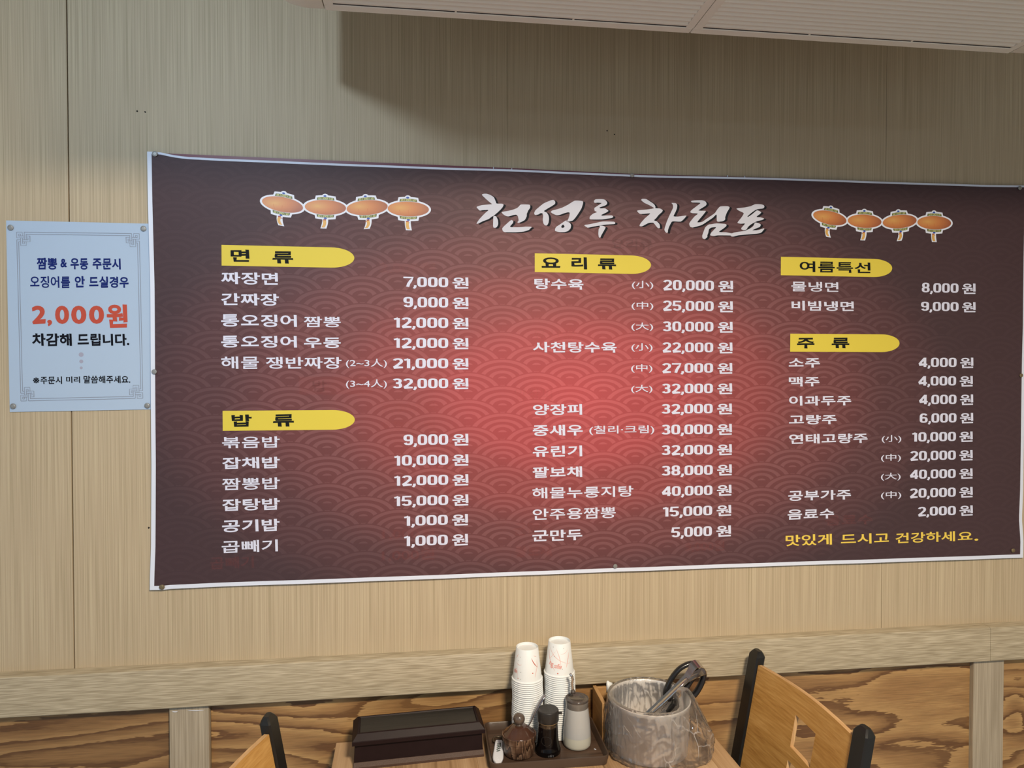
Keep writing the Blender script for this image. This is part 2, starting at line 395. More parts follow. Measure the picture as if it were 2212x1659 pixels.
def digit(ch):
    """wide bold numerals drawn as pen strokes; returns (strokes, advance)"""
    x0, x1, y0, y1 = TX, 0.82-TX, TY, 1-TY; cx = (x0+x1)/2; rx = (x1-x0)/2
    if ch == '0': return [(sarc(cx, .5, rx, .5-TY, 0, 360, 36, .55)[:-1], True)], 0.90
    if ch == '1': return [([(.36, 0), (.36, 1-TY)], False), ([(.02, .82), (.20, .86), (.36, .93)], False)], 0.62
    if ch == '2': return [(sarc(cx, .70, rx, .30-TY, 165, -25, 16, .8)+[(cx, .34), (x0-.02, .10), (x0-.02, y0), (x1+TX, y0)], False)], 0.90
    if ch == '3': return [(sarc(cx-.02, .735, rx-.02, .265-TY, 160, -80, 14, .75)+[(cx-.12, .53)], False), ([(cx-.12, .53)]+sarc(cx-.01, .29, rx, .29-TY, 75, -160, 16, .7), False)], 0.90
    if ch == '4': return [([(.60, 0), (.60, 1)], False), ([(.56, .93), (.06, .33), (.06, .27), (.84, .27)], False)], 0.90
    if ch == '5': return [([(x1+.10, y1), (x0+.02, y1), (x0-.02, .50)]+sarc(cx-.01, .31, rx, .31-TY, 120, -160, 18, .75), False)], 0.90
    if ch == '6': return [(sarc(cx, .31, rx, .31-TY, 0, 360, 30, .7)[:-1], True), (sarc(cx, .60, rx, .40-TY, 25, 180, 16, .7)+[(x0, .3)], False)], 0.90
    if ch == '7': return [([(0, y1), (.80, y1), (.62, .62), (.44, .30), (.36, 0)], False)], 0.86
    if ch == '8': return [(sarc(cx, .74, rx-.03, .26-TY*.6, 0, 360, 26, .75)[:-1], True), (sarc(cx, .29, rx, .29-TY, 0, 360, 28, .72)[:-1], True)], 0.90
    if ch == '9': return [(sarc(cx, .69, rx, .31-TY, 0, 360, 30, .7)[:-1], True), (sarc(cx, .40, rx, .40-TY, -155, 0, 16, .7)+[(x1, .7)], False)], 0.90
    if ch == ',': return [([(.13, .17), (.13, .0), (.02, -.17)], False)], 0.30
def number(s):
    v = []; f = []; x = 0
    for ch in s:
        st, adv = digit(ch)
        for path, cl in st:
            a, b = ribbon(path, TX if ch != ',' else .11, TY if ch != ',' else .06, cl)
            o = len(v); v += [(p[0]+x, p[1]) for p in a]; f += [tuple(i+o for i in q) for q in b]
        x += adv
    v, f = union2d(v, f)
    v = np.array(v); xx = v[:, 0]; v[:, 0] = (xx-xx.min())/(xx.max()-xx.min()); return v, f

# ------------------------------------------------------------------ banner surface
XL, XR = W(322, 800)[0], W(2206, 800)[0]
def wave(x, z):
    """gentle billow of the vinyl sheet in front of the wall"""
    return -0.0062 - 0.0016*(0.5+0.5*math.sin(x*9.0+z*3.0)) - 0.0010*(0.5+0.5*math.sin(x*23-z*11+1.0))
def lay(verts2, faces, name, m, x0, x1, z0, z1, parent, off, origin, label=None, surf=wave, shear=0.0):
    """put a unit-box drawing on a sheet: x0..x1 across, z0..z1 up, off in front of it"""
    v = [(x0+(x1-x0)*p[0]+shear*(p[1])*(z1-z0), 0, z0+(z1-z0)*p[1]) for p in verts2]
    v = [(p[0], surf(p[0], p[2])-off, p[2]) for p in v]
    o = link_mesh(name, v, faces, m, parent, origin, recalc=False)
    if label: o['label'] = label
    return o

# ================================================================== ROOM
mb = MB(); mb.box((-3, 0.012, 0), (3, 0.10, CEIL)); wall = struct('wall_back', mb, M_gap)
xs = [-3.0, -0.7715-0.9665, -0.7715, 0.195, 1.1615, 2.13, 3.0]
gaps = [0, 0.0006, 0.0013, 0.00012, 0.0004, 0.0005, 0]
ZT = 0.951
panels = []
for i in range(6):
    mb = MB(); mb.box((xs[i]+gaps[i], 0.0, ZT-0.06), (xs[i+1]-gaps[i+1], 0.0115, CEIL), bev=0.0004)
    panels.append(build(mb, 'veneer_panel', M_panel, wall))
zt2 = W(1106, 1490)[1]
# rail, posts, plywood
XJ = float(ay(2139.5, 1400, -0.03)[0])
rail = empty('trim_1', (0, 0, 0), kind='structure')
def railboard(x0, x1):
    mb = MB(); y = -0.030; zb = 0.862; zt = ZT
    prof = [(0.0, zt), (y+0.006, zt-0.0005), (y+0.002, zt-0.002), (y, zt-0.006), (y, zb+0.002), (y+0.002, zb), (0.0, zb)]
    mb.prism(prof, x0, x1, axis='x'); return build(mb, 'rail_board', M_trim, rail, auto=40)
railboard(-3.0, XJ-0.0004); railboard(XJ+0.0004, 3.0)
posts = [(366, 452), (2097.3, 2167)]
pe = []
for k, (a, c) in enumerate(posts):
    y = -0.019; x0 = float(ay(a, 1600, y)[0]); x1 = float(ay(c, 1600, y)[0]); pe.append((x0, x1))
    if k == 1: x0 = float(ay(a+5, 1560, y)[0]); pe[-1] = (x0, x1)
    mb = MB(); mb.box((x0, y, 0.0), (x1, 0.0, 0.862), bev=0.001); o = struct('trim_%d' % (k+2), mb, M_post)
for i, (x0, x1) in enumerate(((-3.0, pe[0][0]), (pe[0][1], pe[1][0]), (pe[1][1], 3.0))):
    mb = MB(); mb.box((x0+0.0006, -0.006, 0.08), (x1-0.0006, 0.0105, 0.900)); build(mb, 'plywood_panel', M_ply[i], wall)
mb = MB(); mb.box((-3, -0.016, 0), (3, 0.0, 0.08), bev=0.002); struct('baseboard_back', mb, M_post)
# glue lumps squeezed out above the left post, nail holes in the veneer
mb = MB()
for a, c, yy in ((372, 384, 1536.5), (405, 440, 1534)):
    pts = [ay(a+(c-a)*t, yy+1.2*math.sin(PI*t), -0.0195) for t in [i/8 for i in range(9)]]
    mb.tube(pts, [0.0003+0.0006*math.sin(PI*t/8) for t in range(9)], 6)
build(mb, 'glue_bead', M_white_v, bpy.data.objects['trim_2'], smooth=True)
def hole(px, py, r, pan):
    x, z = W(px, py); mb = MB(); n = 9
    rr = [r*(0.75+0.5*random.random()) for _ in range(n)]
    mb.prism([(x+rr[i]*math.cos(2*PI*i/n), z+rr[i]*math.sin(2*PI*i/n)) for i in range(n)], -0.0003, 0.0002)
    build(mb, 'screw_hole', M_gap, pan)
for px, py, r, pi_ in ((296.4, 240.2, .0021, 2), (313.6, 241.8, .0020, 2), (1311.5, 282.6, .0019, 3), (1327.3, 290.6, .0018, 3), (321.5, 1140, .0022, 2), (328, 1142, .0016, 2), (1348, 1252, .0006, 3), (1142, 1427, .0006, 3)):
    if py < 1400: hole(px, py, r, panels[pi_])
# other room surfaces
mb = MB(); mb.box((-3, -6, -0.05), (3, 0.1, 0)); struct('floor', mb, M_floor)
mb = MB(); mb.box((-3, -6, CEIL), (3, 0.1, CEIL+0.05)); struct('ceiling', mb, M_plaster)
mb = MB(); mb.box((3, -6, 0), (3.1, 0.1, CEIL)); struct('wall_right', mb, M_panel)
mb = MB(); mb.box((-3, -6.1, 0), (3, -6, CEIL)); struct('wall_front', mb, M_plaster)
mb = MB()
mb.box((-3.1, -6, 0), (-3, -3.2, CEIL)); mb.box((-3.1, -1.2, 0), (-3, 0.1, CEIL)); mb.box((-3.1, -3.2, 0), (-3, -1.2, 0.65)); mb.box((-3.1, -3.2, 2.25), (-3, -1.2, CEIL))
struct('wall_left', mb, M_plaster)
mb = MB()
for a, c in (((-3.08, -3.2, .65), (-3.02, -3.14, 2.25)), ((-3.08, -1.26, .65), (-3.02, -1.2, 2.25)), ((-3.08, -3.14, .65), (-3.02, -1.26, .71)), ((-3.08, -3.14, 2.19), (-3.02, -1.26, 2.25)), ((-3.08, -2.23, .71), (-3.02, -2.17, 2.19))): mb.box(a, c)
struct('window_1', mb, mat('window_frame', (0.6, 0.6, 0.6), 0.4))
for i, (x, y, sx, sy, p, c) in enumerate(LAMPS):
    t = empty('ceiling_lamp', (x, y, CEIL), label='square ceiling lamp %s' % ('nearest the menu wall, just behind the camera', 'added as unseen fill at the far back toward the window', 'added as unseen fill at the far back toward the right wall')[i], cat='lamp')
    mb = MB(); mb.box((-sx/2-.02, -sy/2-.02, -.03), (sx/2+.02, sy/2+.02, 0), bev=.004); build(mb, 'housing', M_white_v, t)
    mb = MB(); mb.box((-sx/2, -sy/2, -.04), (sx/2, sy/2, -.03)); build(mb, 'diffuser', mat('lamp_diffuser', (.9, .9, .9), .5, emit=(c, 3.0)), t)

t = empty('track_spotlight', SPOT, label='tilted square LED spotlight hung from the ceiling, aimed at the menu wall', cat='lamp')
mb = MB(); mb.box((-.075, -.075, .012), (.075, .075, .035), bev=.004); o = build(mb, 'head', M_white_v, t); o.rotation_euler = spot_rot
mb = MB(); mb.box((-.06, -.06, .006), (.06, .06, .012)); o = build(mb, 'diffuser', mat('spot_diffuser', (.9, .9, .9), .5, emit=((0.6, .85, 1), 3.0)), t); o.rotation_euler = spot_rot
mb = MB(); mb.tube([(0, -0.02, 0.03), (0, -0.02, CEIL-SPOT[2])], 0.008, 10); build(mb, 'stem', M_white_v, t)
# ================================================================== AIR CONDITIONER
AZ, AY0, AY1 = 2.300, -0.261, -0.93
ax = [-0.268, -0.187, 0.5395, 1.2613, 1.345]
ac = empty('air_conditioner', ((ax[0]+ax[4])/2, (AY0+AY1)/2, AZ), label='ivory ceiling-hung air conditioner with slatted intake panels underneath', cat='air conditioner')
ao = ac.location
def endcap(sign, xin, xout):
    R = 0.055; pts = []
    s = 1 if sign > 0 else -1
    pts.append((xin, AY0)); pts += [(xout-s*R+s*R*math.sin(math.radians(a)), AY0-R*0.9+R*0.9*math.cos(math.radians(a))) for a in range(0, 91, 9)]
    pts += [(xout-s*R+s*R*math.cos(math.radians(a)), AY1+R-R*math.sin(math.radians(a))) for a in range(0, 91, 9)]; pts.append((xin, AY1))
    n = len(pts); cx, cy = xin, (AY0+AY1)/2
    rings = []
    for ins, z in ((0.006, AZ), (0.0015, AZ+0.002), (0, AZ+0.007), (0, CEIL-0.05), (0, CEIL-0.005)):
        rings.append([(cx+(p[0]-cx)*(1-ins/abs(xout-xin)), cy+(p[1]-cy)*(1-ins/0.33) if ins else p[1], z) for p in pts])
    v = [p for r in rings for p in r]; f = []
    for k in range(4):
        for i in range(n): j = (i+1) % n; f.append((k*n+i, k*n+j, (k+1)*n+j, (k+1)*n+i))
    f += [tuple(range(n)), tuple(range(4*n, 5*n))]
    return link_mesh('end_cap', v, f, M_ac, ac, ao, auto=35)
endcap(-1, ax[1]-0.0012, ax[0]); endcap(1, ax[3]+0.0012, ax[4])
mb = MB(); mb.box((ax[1], AY1, AZ+0.02), (ax[3], AY0, CEIL-0.005)); build(mb, 'casing', M_ac, ac, ao)
mb = MB(); mb.box((ax[1]-0.002, AY1+.01, AZ+0.012), (ax[3]+0.002, AY0-.002, AZ+0.021)); build(mb, 'inner_shell', M_dark, ac, ao)
SLAT = None
for gi in range(2):
    x0, x1 = ax[1+gi]+0.0008, ax[2+gi]-0.0008
    g = empty('intake_grille', (x0, AY0, AZ)); g.parent = ac; g.location = Vector((x0, AY0, AZ))-ao
    gb = MB(); go = (x0, AY0, AZ); ml, mr = 0.017, 0.016
    ys = AY0-0.0215
    gb.box((x0, ys, AZ), (x1, AY0, AZ+0.010), bev=0.0015)
    gb.box((x0, AY1+0.04, AZ), (x0+ml, ys, AZ+0.010)); gb.box((x1-mr, AY1+0.04, AZ), (x1, ys, AZ+0.010))
    gb.box((x0, AY1, AZ), (x1, AY1+0.04, AZ+0.010))
    build(gb, 'grille_frame', M_ac, g, go)
    sb = MB(); sb.box((x0+ml, AY1+0.04, AZ+0.0075), (x1-mr, ys-0.0055, AZ+0.010)); build(sb, 'grille_back', M_acin, g, go)
    for k in (1, 2):
        db = MB(); xx = x0+ml+(x1-mr-x0-ml)*k/3; db.box((xx-0.002, ys-0.0065, AZ+0.001), (xx+0.002, ys, AZ+0.010))
        build(db, 'slot_bridge', M_ac, g, go)
    sg = MB(); sg.box((x0+ml, ys-0.0052, AZ+0.0014), (x1-mr, ys-0.0002, AZ+0.004)); build(sg, 'slot_shade_strip', M_dark, g, go)  # solid dark strip, shade of the slot put in as colour
    pitch = 0.0152; y = ys-0.006; k = 0
    while y-pitch > AY1+0.04:
        s = MB(); s.prism([(y, AZ+0.0005), (y-0.0055, AZ+0.0002), (y-pitch+0.0002, AZ+0.0068), (y-pitch+0.0002, AZ+0.0080), (y-0.005, AZ+0.0028), (y, AZ+0.003)], x0+ml, x1-mr, axis='x')
        if SLAT is None or gi == 1 and k == 0:
            ob = build(s, 'slat', M_ac, g, go, auto=30); SLAT = ob.data; ybase = y
        else:
            ob = bpy.data.objects.new('slat', SLAT); COL.objects.link(ob); ob.parent = g; ob.location = (0, y-ybase, 0)
        y -= pitch; k += 1

# ================================================================== BANNER
def curve_pts(pts):
    q = [W(*p) for p in pts]; return q
top = curve_pts([(321, 330), (343, 330.8), (371, 337), (400, 341), (480, 345.2), (609, 350.3), (728, 355), (935, 363.2), (1116, 368.6), (1380, 380), (1664, 386.2), (2120, 401), (2212, 402.6)])
bot = curve_pts([(326.5, 1272.5), (352, 1272.3), (372, 1270), (480, 1265), (700, 1257), (1000, 1246.2), (1300, 1234), (1650, 1221.8), (1950, 1211.5), (2205, 1203.3)])
lef = [W(*p)[::-1] for p in [(321, 330), (322.5, 440), (327, 620), (328.3, 800), (329.5, 1000), (328.6, 1180), (326.5, 1240), (326, 1272.5)]]
rig = [W(*p)[::-1] for p in [(2214, 402.6), (2212, 560), (2211, 700), (2208.5, 800), (2207, 900), (2205.5, 1060), (2203.2, 1120), (2206.5, 1165), (2205.7, 1203.3)]]
def interp(tab, x):
    tab = sorted(tab); X = [a[0] for a in tab]; Y = [a[1] for a in tab]; return float(np.interp(x, X, Y))
bo = ((XL+XR)/2, 0, (W(1106, 830)[1]))
ban = empty('menu_banner', (0, 0, 0), label='wide dark red vinyl menu banner with white edge pinned across the wall', cat='banner')
NX, NZ = 150, 70
bw = 0.0046
sx = sorted(set([i/NX for i in range(NX+1)]+[0.0093/(XR-XL), 1-0.0088/(XR-XL)]))
tz = sorted(set([i/NZ for i in range(NZ+1)]+[0.0090/0.97, 1-0.0048/0.97]))
v = []; f = []; mi = []
for t in tz:
    for s in sx:
        x_ = XL+(XR-XL)*s; zt_ = interp(top, x_); zb_ = interp(bot, x_); z = zb_+(zt_-zb_)*t
        xl_ = interp(lef, z); xr_ = interp(rig, z); x = xl_+(xr_-xl_)*s
        v.append((x, wave(x, z), z))
nx = len(sx)
for r in range(len(tz)-1):
    for c in range(nx-1):
        f.append((r*nx+c, r*nx+c+1, (r+1)*nx+c+1, (r+1)*nx+c))
        sm = (sx[c]+sx[c+1])/2; tm = (tz[r]+tz[r+1])/2
        mi.append(0 if (sm < 0.0093/(XR-XL) or sm > 1-0.0088/(XR-XL) or tm < 0.0090/0.97 or tm > 1-0.0048/0.97) else 1)
sheet = link_mesh('vinyl_sheet', v, f, [M_white_v, M_print], ban, (0, 0, 0), mi, smooth=True)
# the older banner left underneath, its red edge showing along the top
old = empty('old_banner', (0, 0, 0), label='older dark red banner left under the menu banner, only its top edge showing', cat='banner')
ot = curve_pts([(345, 332), (392, 333.6), (728, 348.2), (1116, 364.6), (1380, 377.0), (1664, 384.2), (2120, 401), (2200, 404)])
v = []; n = 60
for i in range(n+1):
    x = XL+0.025+(XR-XL-0.05)*i/n; v += [(x, -0.003, 1.15), (x, -0.0034, interp(ot, x))]
f = [(2*i, 2*i+2, 2*i+3, 2*i+1) for i in range(n)]
M_old = mat('old_vinyl_red', (0.20, 0.055, 0.075), 0.4)
o = link_mesh('sheet', v, f, M_old, old); md = o.modifiers.new('thick', 'SOLIDIFY'); md.thickness = 0.0005
mb = MB()
for px, py in ((1065.5, 364), (1105, 366.2), (1569.5, 381.5), (1606.5, 383)):
    x, z = W(px, py); mb.box((x-0.0006, -0.0068, z-0.0025), (x+0.0006, -0.0034, z+0.002))
build(mb, 'thread_tail', M_white_v, old)

G = 0.0007
def text(body, xl, yt, yb, xr, m=None, off=0.021, name='menu_lettering', parent=ban, g=G, surf=wave, shear=0.0):
    vv, ff, _ = glyph(body, off)
    x0, zt = W(xl, yt); _, zb = W(xl, yb); x1, _ = W(xr, yt)
    return lay(vv, ff, name, m or M_ink_w, x0, x1, zb, zt, parent, g, (0, 0, 0), surf=surf, shear=shear)
def price(s, xl, yt, yb, xr, wl, wr):
    vv, ff = number(s); x0, zt = W(xl, yt); _, zb = W(xl, yb); x1, _ = W(xr, yt)
    lay(vv, ff, 'price', M_ink_w, x0, x1, zb, zt, ban, G, (0, 0, 0))
    h = zt-zb; g2, f2, _ = glyph('원', 0.021); a, _ = W(wl, yt); c, _ = W(wr, yt)
    lay(g2, f2, 'price_unit', M_ink_w, a, c, zb-h*0.12, zt+h*0.02, ban, G, (0, 0, 0))

A = [('짜장면', 480, 588.4, 614.8, 602), ('간짜장', 480, 634, 660, 604), ('통오징어', 480, 679, 706, 643), ('짬뽕', 657.5, 684, 707, 737),
     ('통오징어', 480, 725, 751, 643), ('우동', 658, 729, 752, 737), ('해물', 480, 770, 797, 561), ('쟁반짜장', 576, 771, 796.5, 738.5),
     ('볶음밥', 482, 943, 967.6, 606), ('잡채밥', 482, 987.3, 1012.3, 606), ('짬뽕밥', 481.5, 1032, 1057.6, 606),
     ('잡탕밥', 482, 1077, 1102.5, 606), ('공기밥', 482, 1122, 1148.5, 605.5), ('곱빼기', 481, 1166.7, 1193, 602)]
B = [('탕수육', 1153, 602.5, 625.5, 1258.5), ('사천탕수육', 1149.7, 738.5, 761.5, 1330), ('양장피', 1150, 873, 896.6, 1256), ('중새우', 1149.6, 917.6, 941.3, 1257),
     ('유린기', 1149.6, 962.8, 986.5, 1256), ('팔보채', 1149.6, 1008, 1031.6, 1256), ('해물누룽지탕', 1149, 1052.4, 1076.4, 1366),
     ('안주용짬뽕', 1149.6, 1097.8, 1122, 1328), ('군만두', 1149, 1144, 1168, 1256)]
C = [('물냉면', 1705, 608.8, 630.2, 1806.8), ('비빔냉면', 1705.4, 650, 671.3, 1840), ('소주', 1700.3, 773.5, 794, 1767), ('맥주', 1700.4, 813.8, 834.5, 1766),
     ('이과두주', 1701, 855, 876, 1834), ('고량주', 1701, 896, 916.7, 1802.5), ('연태고량주', 1701, 937, 958.4, 1869.6), ('공부가주', 1699, 1059.2, 1081, 1834), ('음료수', 1697.7, 1099.5, 1121.3, 1797.7)]
for t in A+B+C: text(*t, off=0.014 if any(c in t[0] for c in '빼볶물뽕쟁') else 0.021)
for t in [('(2~3人)', 748, 775, 795, 836), ('(3~4人)', 748, 819.5, 839.5, 836), ('(小)', 1363, 607, 625.5, 1409), ('(中)', 1362.3, 652, 670.3, 1409), ('(大)', 1361.8, 697, 715.4, 1408.5),
          ('(小)', 1361.7, 741.5, 760, 1407.3), ('(中)', 1361, 786.6, 805, 1407), ('(大)', 1361, 831, 849.3, 1407),
          ('(小)', 1900, 939.3, 956.3, 1942), ('(中)', 1898.5, 980, 997, 1941), ('(大)', 1898, 1020.5, 1037.3, 1940.3), ('(中)', 1898, 1060.3, 1077.5, 1941.5)]:
    text(*t, off=0.006, name='menu_note')
text('(칠리·크림)', 1271, 919, 939.3, 1411, off=0.010, name='menu_note')
for s, xl, a, b in [('7,000', 871.5, 598.5, 620), ('9,000', 871.5, 642, 664), ('12,000', 850.5, 686, 708), ('12,000', 850.5, 730, 751.6), ('21,000', 849, 774, 795.4), ('32,000', 848.5, 817.5, 838.6),
                    ('9,000', 871.7, 938.3, 961), ('10,000', 851.5, 983, 1005), ('12,000', 851.5, 1026.6, 1048.3), ('15,000', 851.3, 1070.4, 1092), ('1,000', 872.6, 1112.8, 1134.5), ('1,000', 872.5, 1155.9, 1178)]:
    dy = 0 if a < 1100 else -0.8
    price(s, xl, a, b, 968+dy, 977+dy, 1011.5+dy)
for k, (s, a, b) in enumerate([('20,000', 605.4, 627), ('25,000', 650, 671.3), ('30,000', 694.8, 715.8), ('22,000', 739.8, 760.8), ('27,000', 784.5, 805.2), ('32,000', 828.8, 849.5),
                  ('32,000', 872.6, 893.3), ('30,000', 917, 938.2), ('32,000', 961.3, 982.2), ('38,000', 1005.4, 1026.4), ('40,000', 1049.6, 1070.4), ('15,000', 1093.6, 1114.4), ('5,000', 1137.6, 1158.8)]):
    dx = -min(k, 6)*0.45-(max(0, k-9)*0.55)
    xl = 1430.3-min(k, 6)*0.55 if k < 11 else (1429 if k == 11 else 1447)
    price(s, xl, a, b, 1539.6+dx, 1549+dx, 1581+dx)
for s, xl, a, b, xr in [('8,000', 1987, 611.8, 632, 2066), ('9,000', 1985.3, 652.3, 671.8, 2066), ('4,000', 1979.8, 772.7, 792.8, 2061.5), ('4,000', 1979, 812.6, 832.8, 2060.5), ('4,000', 1980.4, 852.7, 873, 2061.5),
                        ('6,000', 1981.7, 892.8, 912.8, 2061.6), ('10,000', 1965, 933.4, 953.3, 2060.5), ('20,000', 1961, 973.8, 993.8, 2060.3), ('40,000', 1960, 1014, 1033.5, 2060), ('20,000', 1960.2, 1054.2, 1074.2, 2060), ('2,000', 1978, 1093.8, 1113.4, 2060)]:
    price(s, xl, a, b, xr, xr+7.6, xr+36.5)
# section tags: yellow pennants with rounded ends
def pennant(xl, yt, yb, xr, letters):
    x0, zt = W(xl, yt); _, zb = W(xl, yb); x1, _ = W(xr, yt); h = zt-zb; rx = h*1.12; nseg = 16
    pts = [(x0, zb), (x0, zt)]+[(x1-rx+rx*math.sin(PI*i/nseg), zb+h/2+h/2*math.cos(PI*i/nseg)) for i in range(nseg+1)]
    xm = [x0+(x1-rx-x0)*i/8 for i in range(1, 8)]
    v = [(p[0], wave(*p)-0.0010, p[1]) for p in pts]
    # strip faces so that the tag follows the sheet
    cols = [x0+(x1-rx-x0)*i/12 for i in range(13)]+[x1-rx+rx*math.sin(PI/2*i/10) for i in range(1, 11)]
    v = []; 
    for i, x in enumerate(cols):
        hh = h/2 if i <= 12 else h/2*math.cos(PI/2*(i-12)/10)+1e-5
        for z in (zb+h/2-hh, zb+h/2+hh): v.append((x, wave(x, z)-0.0005, z))
    f = [(2*i, 2*i+2, 2*i+3, 2*i+1) for i in range(len(cols)-1)]
    o = link_mesh('section_tag', v, f, M_yel, ban, recalc=False)
    for t in letters: text(*t, m=M_ink_k, off=0.018 if '름' in t[0] else 0.026, name='tag_lettering', parent=o, g=0.0009)
pennant(481, 530.5, 575, 766, [('면', 500.5, 540, 566.7, 541), ('류', 590, 543.5, 570, 634.6)])
pennant(483, 887, 930, 767, [('밥', 502, 895, 921.5, 546), ('류', 591.5, 894.2, 921, 636.5)])
pennant(1154, 548.4, 588.8, 1404.4, [('요', 1168.7, 557, 579.5, 1209), ('리', 1232.6, 556.6, 582.5, 1266.5), ('류', 1289.6, 558.8, 582.7, 1329)])
pennant(1683, 556, 595.6, 1923, [('여름특선', 1723, 565, 588.6, 1876)])
pennant(1703.4, 721.2, 760, 1939, [('주', 1717.8, 729.8, 752.8, 1755.4), ('류', 1792, 729.5, 752.3, 1830)])
# closing line in brush gothic, gold
for t in [('맛있게', 1693.5, 1154.5, 1178.5, 1793.5), ('드시고', 1812.6, 1152, 1174.3, 1915), ('건강하세', 1929.5, 1149.8, 1172, 2058)]:
    text(*t, m=M_gold, off=0.017, name='closing_lettering')
text('요', 2064, 1148, 1165, 2095.5, m=M_gold, off=0.017, name='closing_lettering'); text('.', 2099.5, 1162, 1166.5, 2108, m=M_gold, off=0.02, name='closing_lettering')

# title in brush calligraphy: outlines
T1 = [[(285,222),(262,205),(215,165),(140,92),(165,75),(215,75),(270,95),(318,128),(345,190),(360,220),(440,222),(462,240),(440,285),(380,345),(312,403),(285,415),(240,450),(160,480),(75,520),(62,512),(100,455),(150,400),(200,350),(238,315),(150,318),(105,322),(62,275),(75,262),(140,243),(220,235),(283,230)],
 [(312,408),(352,412),(378,470),(380,530),(355,575),(315,578),(306,550),(308,470)],
 [(435,345),(520,330),(600,310),(665,285),(700,250),(725,233),(845,235),(857,260),(855,285),(830,320),(808,370),(805,410),(780,460),(730,490),(680,507),(668,495),(685,470),(675,410),(650,385),(600,392),(540,410),(500,405),(455,378)],
 [(575,465),(605,478),(600,510),(560,555),(575,570),(700,570),(790,562),(870,563),(880,572),(855,592),(840,610),(760,635),(640,645),(480,643),(450,625),(442,590),(465,560),(530,500)],
 [(1165,170),(1205,165),(1230,190),(1225,225),(1180,255),(1120,290),(1062,330),(1100,350),(1128,390),(1137,440),(1130,500),(1110,540),(1080,542),(1055,515),(1045,460),(1050,400),(1040,365),(1010,362),(980,380),(930,388),(918,360),(935,320),(990,270),(1060,215)],
 [(1185,322),(1230,310),(1330,280),(1420,235),(1520,175),(1635,182),(1643,215),(1620,290),(1590,340),(1550,400),(1520,440),(1490,470),(1460,480),(1405,485),(1425,445),(1440,400),(1445,355),(1420,348),(1370,360),(1290,388),(1240,388),(1190,365),(1163,343)],
 [(1400,487),(1440,500),(1465,540),(1455,590),(1420,625),(1370,642),(1290,642),(1228,625),(1230,590),(1250,560),(1290,535),(1340,500),(1395,467)],
 [(1805,180),(1830,155),(1920,152),(1965,160),(2000,195),(2000,225),(1965,250),(1890,275),(1900,290),(1970,290),(2020,325),(1990,350),(1918,385),(1925,398),(1990,395),(2070,395),(2092,412),(2075,430),(2010,442),(1920,455),(1750,453),(1745,412),(1790,370),(1850,345),(1815,325),(1812,285),(1840,265),(1900,225),(1920,210),(1860,205),(1815,208)],
 [(1660,540),(1745,525),(1820,508),(1935,485),(2100,488),(2123,508),(2105,522),(1990,530),(1890,545),(1800,560),(1720,577),(1700,572)],
 [(1890,548),(1940,550),(1978,570),(1960,610),(1920,680),(1900,722),(1880,722),(1870,670),(1875,600),(1893,570)]]
T2 = [[(340,275),(270,235),(205,205),(158,165),(175,147),(235,150),(300,190),(350,225),(373,265),(370,285),(440,290),(480,315),(465,345),(420,385),(385,430),(350,465),(390,480),(430,520),(440,575),(410,582),(385,555),(345,505),(320,500),(270,505),(220,530),(175,553),(135,550),(150,510),(210,440),(290,370),(280,362),(215,368),(140,370),(97,325),(150,312),(240,305),(345,288)],
 [(612,207),(675,212),(695,240),(690,290),(665,350),(640,405),(700,410),(750,405),(830,395),(800,440),(745,485),(640,480),(612,490),(580,550),(558,610),(555,645),(530,650),(505,610),(515,560),(550,460),(600,350),(632,280),(630,235)],
 [(900,180),(950,170),(1060,168),(1110,185),(1128,215),(1120,245),(1060,285),(1008,318),(1060,325),(1118,328),(1095,365),(1050,420),(990,495),(1060,490),(1120,450),(1180,410),(1250,360),(1285,310),(1330,262),(1440,258),(1470,275),(1455,310),(1430,350),(1405,420),(1405,455),(1370,480),(1300,488),(1280,470),(1275,380),(1220,430),(1130,490),(1060,535),(980,560),(920,573),(885,560),(872,515),(900,470),(950,410),(1000,368),(920,360),(888,345),(905,315),(970,265),(1035,215),(1020,205),(915,200)],
 [(1160,530),(1200,525),(1280,512),(1400,520),(1425,535),(1415,560),(1370,595),(1312,640),(1420,645),(1500,660),(1540,648),(1650,630),(1700,622),(1770,590),(1820,555),(1850,500),(1900,508),(1935,530),(1920,565),(1870,585),(1810,615),(1900,610),(1980,585),(1983,600),(1940,650),(1870,665),(1700,680),(1600,690),(1530,708),(1495,705),(1480,692),(1300,690),(1240,700),(1185,690),(1190,660),(1230,615),(1270,570),(1200,575),(1165,600),(1155,650),(1140,690),(1140,715),(1105,745),(1070,735),(1065,690),(1090,620),(1110,570)],
 [(1573,292),(1680,278),(1780,258),(1850,228),(1930,228),(1975,240),(1988,265),(1970,290),(1890,300),(1845,320),(1790,360),(1735,410),(1750,414),(1810,372),(1878,318),(1940,345),(1925,370),(1870,415),(1930,422),(1983,440),(1960,460),(1880,480),(1800,520),(1750,560),(1720,605),(1680,613),(1645,600),(1650,575),(1700,515),(1640,518),(1587,505),(1610,470),(1650,420),(1680,360),(1610,325)]]
HOLE = [(1345,530),(1322,552),(1322,575),(1345,580),(1368,565),(1362,545)]
def smooth_loop(p, k=3, t=0.32):
    o = []; n = len(p)
    for i in range(n):
        a, b, c, d = p[i-1], p[i], p[(i+1) % n], p[(i+2) % n]
        for j in range(k):
            s = j/k
            m1 = ((c[0]-a[0])*t, (c[1]-a[1])*t); m2 = ((d[0]-b[0])*t, (d[1]-b[1])*t)
            h = (2*s**3-3*s**2+1, s**3-2*s**2+s, -2*s**3+3*s**2, s**3-s**2)
            o.append(tuple(h[0]*b[q]+h[1]*m1[q]+h[2]*c[q]+h[3]*m2[q] for q in (0, 1)))
    return o
